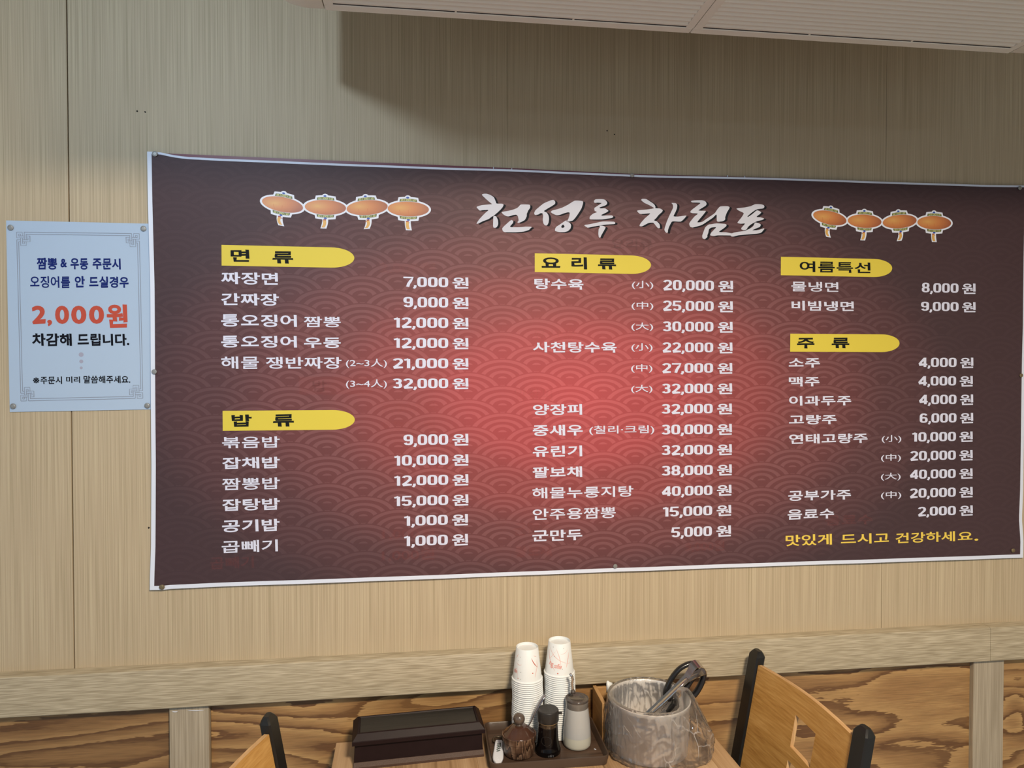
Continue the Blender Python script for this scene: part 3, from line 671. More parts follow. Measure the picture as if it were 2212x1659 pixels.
def fill(loops):
    L3 = [[Vector((p[0], p[1], 0)) for p in l] for l in loops]
    tri = tessellate_polygon(L3); flat = [p for l in loops for p in l]; return flat, [tuple(t) for t in tri]
for polys, ox in ((T1, 1020), (T2, 1360)):
    for i, p in enumerate(polys):
        loops = [smooth_loop(p)]
        if polys is T1 and i == 6: loops.append(smooth_loop(HOLE))
        for m, g, dx, dy, nm in ((M_ink_shadow, 0.0006, 5.0, 1.6, 'title_shadow'), (M_ink_g, 0.0009, 0, 0, 'title_stroke')):
            fl, tr = fill(loops)
            if nm == 'title_shadow': fl, tr = fill(loops[:1])
            v = []
            for q in fl:
                x, z = W(ox+q[0]/6.9125+dx, 410+q[1]/6.9125+dy); v.append((x, wave(x, z)-g, z))
            link_mesh(nm, v, tr, m, ban, recalc=False)

# lanterns printed on the banner
def lantern_mat():
    m, nt, b = new_mat('ink_lantern'); L = nt.links.new
    tc = N(nt, 'ShaderNodeTexCoord'); mp = N(nt, 'ShaderNodeMapping'); mp.inputs['Scale'].default_value = (1, 0, 2.4); mp.inputs['Location'].default_value = (0.018, 0, -0.006)
    L(tc.outputs['Object'], mp.inputs['Vector']); ln = N(nt, 'ShaderNodeVectorMath', operation='LENGTH'); L(mp.outputs['Vector'], ln.inputs[0])
    cr = N(nt, 'ShaderNodeValToRGB'); e = cr.color_ramp.elements; e[0].position = 0.0; e[0].color = (0.62, 0.33, 0.10, 1); e[1].position = 0.068; e[1].color = (0.30, 0.085, 0.04, 1)
    k = cr.color_ramp.elements.new(0.03); k.color = (0.54, 0.20, 0.065, 1)
    L(ln.outputs['Value'], cr.inputs['Fac']); L(cr.outputs['Color'], b.inputs['Base Color']); b.inputs['Roughness'].default_value = 0.42
    return m
M_lan = lantern_mat(); M_capg = mat('ink_cap_green', (0.11, 0.13, 0.035), 0.42); M_capl = mat('ink_cap_light', (0.55, 0.57, 0.25), 0.42)
M_bead = mat('ink_bead_blue', (0.03, 0.09, 0.42), 0.42); M_tas = mat('ink_tassel', (0.66, 0.38, 0.10), 0.42); M_tasr = mat('ink_tassel_red', (0.35, 0.05, 0.04), 0.42)
M_fold = mat('ink_fold', (0.50, 0.16, 0.05), 0.42)
def lantern(px, py, rxp, ryp, deg, bend):
    x, z = W(px, py); x2, _ = W(px+rxp, py); _, z2 = W(px, py-ryp); u = (x2-x)/44.0
    kz = (z2-z)/15.6
    o = empty('printed_lantern', (x, 0, z)); o.parent = ban
    ca, sa = math.cos(math.radians(deg)), math.sin(math.radians(deg))
    def put(poly, m, g, nm, par=o):
        fl, tr = fill([poly]); v = []
        for a, b in fl:
            a, b = a*ca+b*sa, b*ca-a*sa
            X = x+a*u; Z = z+b*kz; v.append((X, wave(X, Z)-g, Z))
        return link_mesh(nm, v, tr, m, par, (x, 0, z), recalc=False)
    def ell(cx, cy, a, b, n=36): return [(cx+a*math.cos(2*PI*i/n), cy+b*math.sin(2*PI*i/n)) for i in range(n)]
    def cap(cy, w1, w2, h, bow): # curved band
        up = [(-w2+(2*w2)*i/8, cy+h/2+bow*(1-(i/4-1)**2)) for i in range(9)]; dn = [(w1-(2*w1)*i/8, cy-h/2+bow*(1-(i/4-1)**2)) for i in range(9)]
        return up+dn
    k = 1.0
    def tassel(w, x0, y0, y1, ext=0):
        pts = []
        n = 8
        for i in range(n+1): t = i/n; y = y0+ext+(y1-ext-y0-ext)*t; pts.append((x0+bend*5*t*t+bend*(-2)*math.sin(PI*t)-w, y))
        for i in range(n+1): t = 1-i/n; y = y0+ext+(y1-ext-y0-ext)*t; pts.append((x0+bend*5*t*t+bend*(-2)*math.sin(PI*t)+w, y))
        return pts
    for nm, pl in (('a', ell(0, 0, 48.5, 19.6, 48)), ('b', cap(18.5, 24, 21, 12, 1.6)), ('c', ell(-1, 24.4, 6.6, 5.0)), ('d', cap(-18.5, 21.5, 24, 12, -1.6)), ('e', tassel(6.4, -1, -20, -43, 2.6))):
        put(pl, M_white_v, 0.0005+0.000004*ord(nm), 'white_outline')
    put(ell(0, 0, 44, 15.9, 48), M_lan, 0.0011, 'lantern_body')
    for bx, amp in ((-19, -1), (0, 0.12), (19, 1)):
        ys = [-2-12*i/8 for i in range(9)]
        path = [(bx*(1-((yy+2)/16)**2*0.5), yy) for yy in ys]; v_, f_ = ribbon(path, 0.35, 0.35)
        v3 = []
        for a, b in v_:
            a, b = a*ca+b*sa, b*ca-a*sa; X = x+a*u; Z = z+b*kz; v3.append((X, wave(X, Z)-0.00125, Z))
        link_mesh('fold_line', v3, f_, M_fold, o, (x, 0, z), recalc=False)
    for cy, a, b, bow in ((18.0, 19, 17.6, 1.3), (-18.0, 17.6, 19, -1.3)):
        cpo = put(cap(cy, a, b, 5.4, bow), M_capg, 0.0013, 'lantern_cap')
        for i in range(6):
            cx = -13+5.2*i; y = cy+bow*(1-(cx/18)**2)
            if i in (1, 4): pl = [(cx-.5, y-2), (cx+.5, y-2), (cx+.5, y+2), (cx-.5, y+2)]; put(pl, M_capl, 0.0015, 'cap_pattern', cpo)
            else:
                ring, rf = ribbon([(cx-1.9, y-1.3), (cx+1.9, y-1.3), (cx+1.9, y+1.3), (cx-1.9, y+1.3)], 0.55, 0.45, True)
                v3 = []
                for a_, b_ in ring:
                    a_, b_ = a_*ca+b_*sa, b_*ca-a_*sa; X = x+a_*u; Z = z+b_*kz; v3.append((X, wave(X, Z)-0.0015, Z))
                link_mesh('cap_pattern', v3, rf, M_capl, cpo, (x, 0, z), recalc=False)
    put(ell(-1.5, 24.3, 3.2, 1.9, 16), M_bead, 0.0014, 'bead'); put(ell(0, -23.4, 3.2, 1.9, 16), M_bead, 0.00145, 'bead')
    put(tassel(3.0, -2, -25.6, -30), M_tasr, 0.0013, 'tassel_knot'); put(tassel(3.3, -2, -29, -42.5, 1), M_tas, 0.0014, 'tassel')
for px, py, deg, bend in ((612.1, 443.7, 9, 1), (704.2, 449.7, 1, -0.6), (793.8, 450.3, -6, -1), (882.3, 453.2, 0, 0.4)): lantern(px, py, 44.2, 15.6, deg, bend)
for px, py, deg, bend in ((1788, 472.4, 9, 1), (1863.4, 479.3, 1, -0.6), (1938.9, 480, -6, -1), (2013.3, 482.6, 0, 0.4)): lantern(px, py, 36.3, 14.2, deg, bend)
# lettering of the older banner ghosting through the vinyl
for body, xl, yt, yb, xr, m in [('1,000원', 825, 1186, 1212, 938, M_gh_r), ('1,000원', 826, 1140, 1166, 938, M_gh_r), ('7,000원', 826, 868, 894, 940, M_gh_r), ('9,000원', 826, 906, 932, 940, M_gh_r), ('12,000원', 806, 692, 718, 940, M_gh_r), ('2,000원', 820, 566, 592, 940, M_gh_r), ('9,000원', 1478, 1168, 1192, 1562, M_gh_r),
                               ('곱빼기', 456, 1202, 1228, 550, M_gh_r), ('양장피', 1110, 838, 864, 1192, M_gh_r), ('군만두', 1110, 1128, 1156, 1192, M_gh_r), ('요리류', 1318, 516, 540, 1408, M_gh_k), ('밥', 676, 822, 846, 706, M_gh_k), ('팔보채', 1112, 1178, 1202, 1190, M_gh_r),
                               ('유산슬', 1150, 712, 732, 1240, M_gh_r), ('음료수', 1780, 1112, 1134, 1880, M_gh_r)]:
    text(body, xl, yt, yb, xr, m=m, off=0.015, name='show_through_lettering', g=0.0003)
x0, z1 = W(647, 813.5); x1, z0 = W(801, 851.5)
link_mesh('show_through_tag', [(x, wave(x, z)-0.0002, z) for x, z in ((x0, z0), (x1, z0), (x1, z1), (x0, z1))], [(0, 1, 2, 3)], M_gh_r, ban, recalc=False)

# ================================================================== NOTICE
no = empty('paper_notice', (0, 0, 0), label='white A3 paper notice with blue, red and black lettering left of the banner', cat='notice')
c4 = [W(14, 476.5), W(323.5, 483.5), W(328, 884.3), W(22, 890)]
surfN = lambda x, z: -0.0016-0.0005*max(0, math.sin((x+0.9)/0.3*PI))
v = []; n = 14
for j in range(n+1):
    for i in range(n+1):
        s, t = i/n, j/n
        x = (c4[3][0]*(1-s)+c4[2][0]*s)*(1-t)+(c4[0][0]*(1-s)+c4[1][0]*s)*t; z = (c4[3][1]*(1-s)+c4[2][1]*s)*(1-t)+(c4[0][1]*(1-s)+c4[1][1]*s)*t
        v.append((x, surfN(x, z), z))
f = [(j*(n+1)+i, j*(n+1)+i+1, (j+1)*(n+1)+i+1, (j+1)*(n+1)+i) for j in range(n) for i in range(n)]
o = link_mesh('paper_sheet', v, f, M_paper, no, smooth=True)
def cn(X, Y): return (X/3.457, 440+Y/3.457)
def ntext(body, X0, X1, Y0, Y1, m, off):
    a = cn(X0, Y0); c = cn(X1, Y1); text(body, a[0], a[1], c[1], c[0], m=m, off=off, name='notice_lettering', parent=no, g=0.0005, surf=surfN)
for t in [('짬뽕', 278, 430, 404, 492, M_blue, .028), ('&', 455, 505, 412, 477, M_blue, .03), ('우동', 530, 662, 406, 492, M_blue, .028), ('주문시', 695, 905, 407, 491, M_blue, .028),
          ('오징어를', 229, 527, 540, 628, M_blue, .019), ('안', 562, 637, 541, 627, M_blue, .028), ('드실경우', 670, 963, 542, 628, M_blue, .028),
          ('2', 243, 345, 762, 900, M_red, .038), (',', 357, 393, 868, 916, M_red, .038), ('0', 415, 519, 762, 898, M_red, .038), ('0', 535, 648, 762, 898, M_red, .038), ('0', 668, 780, 762, 897, M_red, .038), ('원', 800, 955, 752, 928, M_red, .032),
          ('차감해', 243, 541, 968, 1064, M_black, .028), ('드립니다.', 583, 968, 970, 1062, M_black, .028), ('※', 250, 298, 1298, 1341, M_black, .012), ('주문시', 306, 468, 1290, 1347, M_black, .018), ('미리', 498, 602, 1290, 1338, M_black, .018), ('말씀해주세요.', 628, 976, 1285, 1342, M_black, .018)]: ntext(*t)
for X, Y, r in ((610, 1127, 18), (611, 1178, 14.5), (611, 1226, 11)):
    x, z = W(*cn(X, Y)); rr = W(cn(X, Y)[0]+r/3.457, cn(X, Y)[1])[0]-x
    v = [(x+rr*math.cos(2*PI*i/20), surfN(x, z)-0.0005, z+rr*math.sin(2*PI*i/20)) for i in range(20)]
    link_mesh('printed_dot', v, [tuple(range(20))], M_dot, no, recalc=False)
# double line frame with knotted corners
FR = {'tl': (128, 213), 'tr': (1043, 225), 'br': (1070, 1453), 'bl': (160, 1473)}
def bil(s, t): # s right, t down in frame units
    tl, tr, br, bl = FR['tl'], FR['tr'], FR['br'], FR['bl']
    X = (tl[0]*(1-s)+tr[0]*s)*(1-t)+(bl[0]*(1-s)+br[0]*s)*t; Y = (tl[1]*(1-s)+tr[1]*s)*(1-t)+(bl[1]*(1-s)+br[1]*s)*t
    return W(*cn(X, Y))
def nline(nm, path, wd=0.00055):
    fine = [path[0]]
    for a, b in zip(path, path[1:]):
        k = max(1, int(max(abs(a[0]-b[0]), abs(a[1]-b[1]))/0.04)); fine += [(a[0]+(b[0]-a[0])*i/k, a[1]+(b[1]-a[1])*i/k) for i in range(1, k+1)]
    pts = [bil(*p) for p in fine]; q, f_ = ribbon(pts, wd, wd)
    link_mesh(nm, [(p[0], surfN(*p)-0.0005, p[1]) for p in q], f_, M_line, no, recalc=False)
UX, UY = 14.2/915, 14.2/1245   # one grid step of the knot
def corner(fx, fy, path):
    out = []
    for a, b in path:
        s = a*UX; t = b*UY; out.append((1-s if fx else s, 1-t if fy else t))
    return out
for fx in (0, 1):
    for fy in (0, 1):
        for p in ([(0, 0), (3, 0), (3, 2)], [(1, 1), (2, 1), (2, 2)], [(0, 0), (0, 3), (2, 3), (4, 3)], [(1, 1), (1, 2), (4, 2)],
                  [(4, 0), (4, 4)], [(5, 1), (5, 4)], [(5, 2), (7, 2), (7, 5), (5, 5)], [(5, 3), (6, 3), (6, 4), (3, 4)], [(2, 3), (2, 7), (5, 7), (5, 5)], [(3, 3), (3, 6), (4, 6), (4, 5)], [(3, 5), (5, 5)], [(0, 4), (2, 4)], [(1, 5), (2, 5)]):
            nline('frame_knot', corner(fx, fy, p), 0.00045)
nline('frame_line', [(4*UX, 0), (1-4*UX, 0)]); nline('frame_line', [(5*UX, UY*1.1), (1-5*UX, UY*1.1)])
nline('frame_line', [(4*UX, 1), (1-4*UX, 1)]); nline('frame_line', [(5*UX, 1-UY*1.1), (1-5*UX, 1-UY*1.1)])
nline('frame_line', [(0, 4*UY), (0, 1-4*UY)]); nline('frame_line', [(UX, 5*UY), (UX, 1-5*UY)])
nline('frame_line', [(1, 4*UY), (1, 1-4*UY)]); nline('frame_line', [(1-UX, 5*UY), (1-UX, 1-5*UY)])

# ================================================================== DRAWING PINS
tk = None
def tack(px, py, label, y, r=0.0062, m=M_tack, tilt=0.0):
    x, z = W(px, py); mb = MB()
    mb.lathe([(0.0, 0.0030), (r*0.55, 0.0029), (r*0.60, 0.0026), (r*0.9, 0.0024), (r, 0.0016), (r*0.97, 0.0009), (r*0.35, 0.0006), (0.0008, 0.0), (0.0006, -0.003)], n=28)
    o = build(mb, 'thumbtack', m, auto=40); o.location = (x, y, z); o.rotation_euler = (PI/2+tilt, 0, tilt*0.7)
    return tag(o, label, 'thumbtack', 'flat metal pins holding the banner and notice')
for px, py, lb, m, r, ti in [(338.5, 335.5, "pin at the banner's upper left corner", M_tack, .0060, .05), (1363, 380.8, "pin at the middle of the banner's top edge", M_tack, .0050, 0), (2195.5, 408.3, "pin at the banner's upper right corner", M_tack, .0052, .04),
                      (337, 803, "pin halfway down the banner's left edge beside the notice", M_tack, .0056, -.03), (353, 1265.3, "brass-toned pin at the banner's lower left corner", M_tackb, .0060, .12), (1326.6, 1220.5, "pin at the middle of the banner's bottom edge", M_tack, .0053, 0), (2182.5, 1187.2, "brass-toned pin at the banner's lower right corner", M_tackb, .0055, .05), (2199, 810.7, "pin halfway down the banner's right edge", M_tackb, .0050, .03)]:
    x, z = W(px, py); tack(px, py, 'small round metal '+lb, wave(x, z)-0.0012, r, m, ti)
for px, py, lb, ti in [(24.6, 492.3, "notice's upper left corner", .06), (311, 494.4, "notice's upper right corner, near the banner", 0), (30.2, 877.2, "notice's lower left corner", -.05), (319.3, 876, "notice's lower right corner, near the banner", 0)]:
    x, z = W(px, py); tack(px, py, 'small round metal pin at the '+lb, surfN(x, z)-0.0008, .0060, M_tack, ti)

# ================================================================== TABLE
T = 0.768
M_tab = [grain('table_stave_%d' % i, *c, fine=(260, 5, 260), coarse=(22, 1.6, 22), rough=0.38, bump=0.08, seed=i*1.7, fineamt=0.4, lo=0.33, hi=0.68)
         for i, c in enumerate((((0.26, 0.150, 0.070), (0.42, 0.265, 0.140), (0.55, 0.375, 0.22)), ((0.20, 0.115, 0.055), (0.37, 0.23, 0.12), (0.52, 0.35, 0.20)), ((0.33, 0.205, 0.11), (0.47, 0.31, 0.175), (0.57, 0.40, 0.245))))]
M_blackmetal = mat('black_metal', (0.012, 0.012, 0.013), 0.42)
tb = empty('dining_table', (0.229, -0.030, 0), math.radians(1.57), label='wooden dining table with plank top standing against the wall', cat='table')
hx = 0.4295; D = 0.75
def plank(x0, x1, m, y0=-D, y1=0.0):
    mb = MB(); mb.box((x0, y0, T-0.026), (x1, y1, T), bev=0.0009); return build(mb, 'plank', M_tab[m], tb)
xx = [-hx, -hx+0.046]
x = xx[1]; k = 0
while x < hx-0.047-0.02: x += 0.0876; xx.append(min(x, hx-0.047))
xx[-1] = hx-0.047; xx.append(hx)
for i in range(len(xx)-1): plank(xx[i], xx[i+1], (2, 0, 1, 0, 2, 1, 0, 1, 0, 2, 0)[i % 11])
mb = MB(); mb.box((-hx+0.003, -D+0.003, T-0.034), (hx-0.003, -0.003, T-0.026)); build(mb, 'underside', M_blackmetal, tb)
for yy in (-0.20, -0.56):
    mb = MB(); mb.lathe([(0.0, 0.018), (0.034, 0.018), (0.034, 0.60), (0.045, T-0.046), (0.045, T-0.034), (0.0, T-0.034)], c=(0, yy, 0), n=24, caps=False); build(mb, 'pedestal_column', M_blackmetal, tb, auto=40)
mb = MB(); mb.box((-0.13, -0.68, 0), (0.13, -0.08, 0.018), bev=.004); build(mb, 'base_plate', M_blackmetal, tb)

# ================================================================== UTENSIL BOX
M_box = mat('dark_brown_plastic', (0.016, 0.0085, 0.009), 0.45, spec=0.14, var=0.2, vscale=60)
M_boxtop = grain('lid_panel', (0.010, 0.009, 0.0085), (0.018, 0.016, 0.015), (0.028, 0.025, 0.023), fine=(8, 300, 300), coarse=(3, 40, 40), rough=0.45, bump=0.3)
M_boxfoot = mat('speckled_foot', (0.075, 0.045, 0.034), 0.40, spec=0.2, bump=0.5, bscale=900, var=0.45, vscale=900)
ub = empty('utensil_box', (-0.0150, -0.0985, T), math.radians(3.9), label='long dark brown lidded box for cutlery lying along the table', cat='utensil box')
HL, HW = 0.1385, 0.0455
def frus(mb, l0, w0, z0, l1, w1, z1, mi=0):
    v = [(sx_*l, sy*w_, z) for l, w_, z in ((l0, w0, z0), (l1, w1, z1)) for sx_, sy in ((-1, -1), (1, -1), (1, 1), (-1, 1))]
    mb.add(v, [(0, 1, 5, 4), (1, 2, 6, 5), (2, 3, 7, 6), (3, 0, 4, 7), (3, 2, 1, 0), (4, 5, 6, 7)], mi)
mb = MB(); frus(mb, HL-0.0005, HW-0.002, 0.008, HL-0.003, HW-0.0045, 0.058); build(mb, 'body', M_box, ub)
mb = MB(); frus(mb, HL+0.001, HW+0.005, 0.0, HL+0.001, HW+0.005, 0.005); frus(mb, HL+0.001, HW+0.005, 0.005, HL, HW-0.001, 0.0125); build(mb, 'foot_moulding', M_boxfoot, ub)
lid = empty('lid', (0, 0, 0)); lid.parent = ub
mb = MB()
prof = [(0.0, 0.0505), (-0.0002, 0.0580), (0.0012, 0.0592), (0.0105, 0.0705), (0.0120, 0.0712), (0.0150, 0.0712), (0.0165, 0.0690)]
LX, LY = HL+0.0035, HW+0.0035; v = []; f = []
for ins, z in prof: v += [(s1*(LX-ins), s2*(LY-ins), z) for s1, s2 in ((-1, -1), (1, -1), (1, 1), (-1, 1))]
for k in range(len(prof)-1):
    for i in range(4): j = (i+1) % 4; f.append((k*4+i, k*4+j, k*4+4+j, k*4+4+i))
mb.add(v, f); mb.add([(s1*LX, s2*LY, 0.0505) for s1, s2 in ((-1, -1), (1, -1), (1, 1), (-1, 1))], [(0, 1, 2, 3)])
build(mb, 'lid_rim', M_box, lid)
mb = MB(); mb.box((-LX+0.0165, -LY+0.0165, 0.060), (LX-0.0165, LY-0.0165, 0.0692)); build(mb, 'lid_panel', M_boxtop, lid)

# ================================================================== TRAY
M_tray = grain('tray_film', (0.030, 0.017, 0.011), (0.062, 0.036, 0.024), (0.105, 0.065, 0.044), fine=(7, 220, 220), coarse=(3, 26, 26), rough=0.36, bump=0.2, seed=3)
M_trayrim = mat('tray_rim', (0.066, 0.042, 0.029), 0.33)
tr = empty('condiment_tray', (0.2630, -0.1215, T), label='dark brown rectangular condiment tray with raised rim', cat='tray')
TLX, TLY = 0.1290, 0.0880
def rrect(lx, ly, r, n=6):
    o = []
    for cx, cy, a in ((lx-r, ly-r, 0), (-lx+r, ly-r, 90), (-lx+r, -ly+r, 180), (lx-r, -ly+r, 270)):
        o += [(cx+r*math.cos(math.radians(a+90*i/n)), cy+r*math.sin(math.radians(a+90*i/n))) for i in range(n+1)]
    return o
def rings(mb, levels, close_bottom=True, close_top=True, mi=0):
    n = len(levels[0][0]); v = []; f = []
    for poly, z in levels: v += [(p[0], p[1], z) for p in poly]
    for k in range(len(levels)-1):
        for i in range(n): j = (i+1) % n; f.append((k*n+i, k*n+j, (k+1)*n+j, (k+1)*n+i))
    if close_bottom: f.append(tuple(range(n-1, -1, -1)))
    if close_top: f.append(tuple(range((len(levels)-1)*n, len(levels)*n)))
    mb.add(v, f, mi)
mb = MB()
rings(mb, [(rrect(TLX-0.006, TLY-0.006, 0.010), 0.0), (rrect(TLX-0.004, TLY-0.004, 0.012), 0.001), (rrect(TLX, TLY, 0.015), 0.0200), (rrect(TLX-0.0006, TLY-0.0006, 0.0145), 0.0215), (rrect(TLX-0.0030, TLY-0.0030, 0.013), 0.0215),
           (rrect(TLX-0.0040, TLY-0.0040, 0.012), 0.0200), (rrect(TLX-0.0085, TLY-0.0085, 0.009), 0.0065)], close_top=False)
build(mb, 'raised_rim', M_trayrim, tr, auto=40)
mb = MB(); mb.prism([(p[0], p[1]) for p in rrect(TLX-0.0084, TLY-0.0084, 0.009)], 0.0030, 0.0066, axis='z'); build(mb, 'tray_floor', M_tray, tr)
TZ = T+0.0068

# ================================================================== PAPER CUPS
M_cup = mat('cup_paper', (0.78, 0.81, 0.82), 0.45)
M_pink = mat('cup_print_pink', (0.78, 0.36, 0.32), 0.5); M_pinkl = mat('cup_print_pale_pink', (0.84, 0.57, 0.54), 0.5)
M_cupred = mat('cup_print_red', (0.60, 0.13, 0.085), 0.5); M_cupdot = mat('cup_print_grey', (0.12, 0.11, 0.13), 0.5)
CH, R0, R1 = 0.0735, 0.0252, 0.0335   # height, base (up when inverted) and mouth radius
def cup_mesh():
    mb = MB(); mb.lathe([(0.0, CH-0.0060), (R0-0.0016, CH-0.0060), (R0-0.0012, CH-0.0004), (R0-0.0006, CH), (R0, CH-0.0006), (R1-0.0004, 0.0042), (R1+0.0010, 0.0038), (R1+0.0021, 0.0030), (R1+0.0024, 0.0019), (R1+0.0019, 0.0006), (R1+0.0008, 0.0), (R1-0.0004, 0.0004), (R1-0.0009, 0.0030), (R0-0.0010, CH-0.0070), (0.0, CH-0.0070)], n=44, caps=False)
    return mb
CUP0 = build(cup_mesh(), 'paper_cup', M_cup, auto=50)
PITCH = 0.00445
def stack(cx, cy, n, which):
    r_ = random.Random(len(which))
    for i in range(n):
        global CUP0
        if i == 0 and CUP0.location.length == 0: o = CUP0
        else: o = CUP0.copy(); COL.objects.link(o)
        dx = 0.0006*math.sin(i*0.35+len(which)); o.location = (cx+dx+r_.uniform(-.0003, .0003), cy+r_.uniform(-.0003, .0003), TZ+i*PITCH)
        o.rotation_euler = (0, 0, r_.uniform(0, 6))
        if i < n-1: tag(o, 'white paper cup nested upside down within the %s cup stack' % which, 'paper cup', 'paper cups nested in the %s stack' % which)
        top = o
    return top
def conf(cx, top, z0, pts2, wd, m, nm, a0, lift=0.00025):
    """ribbon printed on the cone: pts are (arc length across, height above the mouth) in metres"""
    q, f_ = ribbon(pts2, wd, wd); v = []
    for s_, h in q:
        r = R1+(R0-R1)*(h/CH)+lift; a = a0+s_/0.030; v.append((r*math.cos(a), r*math.sin(a), h))
    return link_mesh(nm, v, f_, m, top, recalc=False)
def taper(pts2, w0, wm, w1):
    return pts2
def swoosh(top, a0, pts, m, wmax, nm='printed_swoosh'):
    P = []; n = 14
    # quadratic through three points
    (x0, y0), (x1, y1), (x2, y2) = pts
    for i in range(n+1):
        t = i/n; P.append(((1-t)**2*x0+2*t*(1-t)*x1+t*t*x2, (1-t)**2*y0+2*t*(1-t)*y1+t*t*y2))
    v = []; f = []
    for i, (a, b) in enumerate(P):
        p, q = P[max(0, i-1)], P[min(n, i+1)]; dx, dy = q[0]-p[0], q[1]-p[1]; l = math.hypot(dx, dy) or 1
        w_ = wmax*math.sin(PI*(0.04+0.92*i/n))**0.8
        for s in (1, -1):
            X, H = a-dy/l*w_*s, b+dx/l*w_*s; r = R1+(R0-R1)*(H/CH)+0.0003; an = a0+X/0.030
            v.append((r*math.cos(an), r*math.sin(an), H))
    f = [(2*i, 2*i+1, 2*i+3, 2*i+2) for i in range(n)]
    return link_mesh(nm, v, f, m, top, recalc=False)
def cdot(top, a0, x, h, r, m):
    v = []
    for i in range(14):
        X, H = x+r*math.cos(2*PI*i/14), h+r*math.sin(2*PI*i/14); rr = R1+(R0-R1)*(H/CH)+0.0003; an = a0+X/0.030; v.append((rr*math.cos(an), rr*math.sin(an), H))
    link_mesh('printed_dot', v, [tuple(range(14))], m, top, recalc=False)
def ctext(top, a0, body, x0, x1, h0, h1, m, slope=0.0):
    vv, ff, _ = glyph(body, 0.02); v = []
    for a, b in vv:
        X = x0+(x1-x0)*a+0.25*(b-0.5)*(h1-h0); H = h0+(h1-h0)*b+slope*(a); rr = R1+(R0-R1)*(H/CH)+0.0004; an = a0+X/0.030; v.append((rr*math.cos(an), rr*math.sin(an), H))
    link_mesh('printed_lettering', v, ff, m, top, recalc=False)
c1 = stack(0.2320, -0.0790, 31, 'shorter'); c2 = stack(0.3075, -0.0760, 33, 'taller')
tag(c1, 'topmost paper cup of the shorter stack, plain front with red streaks at its side', 'paper cup', 'paper cups nested in the shorter stack')
tag(c2, 'topmost paper cup of the taller stack, pink lettering and crossed streaks on its front', 'paper cup', 'paper cups nested in the taller stack')
for c in (c1, c2): c.rotation_euler = (0, 0, 0)
A1 = math.atan2(CAM[1]+0.079, CAM[0]-0.232); A2 = math.atan2(CAM[1]+0.076, CAM[0]-0.3075)
mm = 0.001
sw = swoosh
# print measured on the front of each cup: x to the right in mm, height above the mouth in mm
for a, m, wv in (([(11, 56), (15, 44), (26, 34)], M_cupred, .0009), ([(24, 36), (21, 24), (17.5, 13)], M_pink, .0005), ([(17, 61), (21, 58), (26, 57)], M_pink, .0004), ([(-13, 42), (-20, 37), (-29, 43)], M_pinkl, .0006), ([(-25, 62), (-28, 58), (-31, 52)], M_pink, .0005), ([(-27, 38), (-24, 22), (-21, 12)], M_pinkl, .0004), ([(27, 50), (25, 40), (28, 30)], M_pink, .0005)):
    sw(c1, A1, [(p[0]*mm, p[1]*mm) for p in a], m, wv)
for x, h, r, m in ((12.5, 23.5, .0014, M_cupred), (-18.5, 57, .0006, M_cupdot), (-22.5, 48.5, .0006, M_cupdot), (-14.5, 25, .0007, M_cupdot), (-20.5, 10.5, .0011, M_cupred), (-14, 10, .0006, M_cupdot)): cdot(c1, A1, x*mm, h*mm, r, m)
ctext(c1, A1, 'coffee', -.036, -.0245, .020, .030, M_pink)
for a, m, wv in (([(-26, 64), (-14, 42), (18, 31)], M_pinkl, .0007), ([(-8, 63), (3, 46), (4, 22)], M_pinkl, .0007), ([(23, 62), (18, 52), (3, 52)], M_pinkl, .0004), ([(26, 54), (22, 38), (15.5, 22)], M_pink, .0007), ([(-30, 58), (-26, 34), (-9, 15)], M_pink, .0006), ([(-10, 58), (-18, 46), (-27, 36)], M_pinkl, .0005), ([(19, 30), (24, 29), (28, 31)], M_pinkl, .0005)):
    sw(c2, A2, [(p[0]*mm, p[1]*mm) for p in a], m, wv)
for x, h, r, m in ((-16.5, 66, .0007, M_cupdot), (11, 64, .0007, M_cupdot), (-12, 46, .0007, M_cupdot), (7, 19.5, .0007, M_cupdot), (-3.2, 10, .0014, M_cupred)): cdot(c2, A2, x*mm, h*mm, r, m)
ctext(c2, A2, 'coffee', -.0115, .0055, .0215, .0320, M_pink, slope=-.002); ctext(c2, A2, 'ng', -.0245, -.0145, .0225, .0345, M_pink, slope=-.004)
# faint maker's arc stamped inside the base of the first cup
v = []; ra = [(0.0208*math.cos(a), 0.0208*math.sin(a)) for a in [math.radians(50+6*i) for i in range(12)]]
mb = MB()
for i in range(0, 12, 1):
    x_, y_ = ra[i]; mb.box((x_-.0006, y_-.0005, CH-0.0060), (x_+.0006, y_+.0005, CH-0.0058))
build(mb, 'stamped_arc', M_pinkl, c1)

# ================================================================== SUGAR POT
M_pot = figured('pot_woodgrain', (0.020, 0.010, 0.006), (0.085, 0.044, 0.026), (0.19, 0.115, 0.072), sx=75, sz=14, bands=6, seed=1.3, rough=0.38)
M_lidb = mat('pot_lid_brown', (0.060, 0.027, 0.017), 0.16, coat=0.6, var=0.3, vscale=40)
M_knob = mat('pot_knob', (0.095, 0.072, 0.058), 0.22, coat=0.5)
pt = empty('sugar_pot', (0.2035, -0.1470, TZ), label='round wood-grained sugar pot with domed brown lid and ball knob', cat='pot')
mb = MB(); mb.lathe([(0.0290, 0.0), (0.0322, 0.0018), (0.0338, 0.006), (0.0352, 0.0320), (0.0352, 0.0322)], n=48, caps=False); mb.lathe([(0, 0), (0.029, 0)], n=48, caps=False); build(mb, 'body', M_pot, pt, auto=50)
mb = MB(); mb.lathe([(0.0352, 0.0318), (0.0364, 0.0322), (0.0375, 0.0440), (0.0366, 0.0447), (0.0352, 0.0446), (0.0345, 0.0400), (0.0, 0.040)], n=48, caps=False); build(mb, 'collar', M_pot, pt, auto=50)
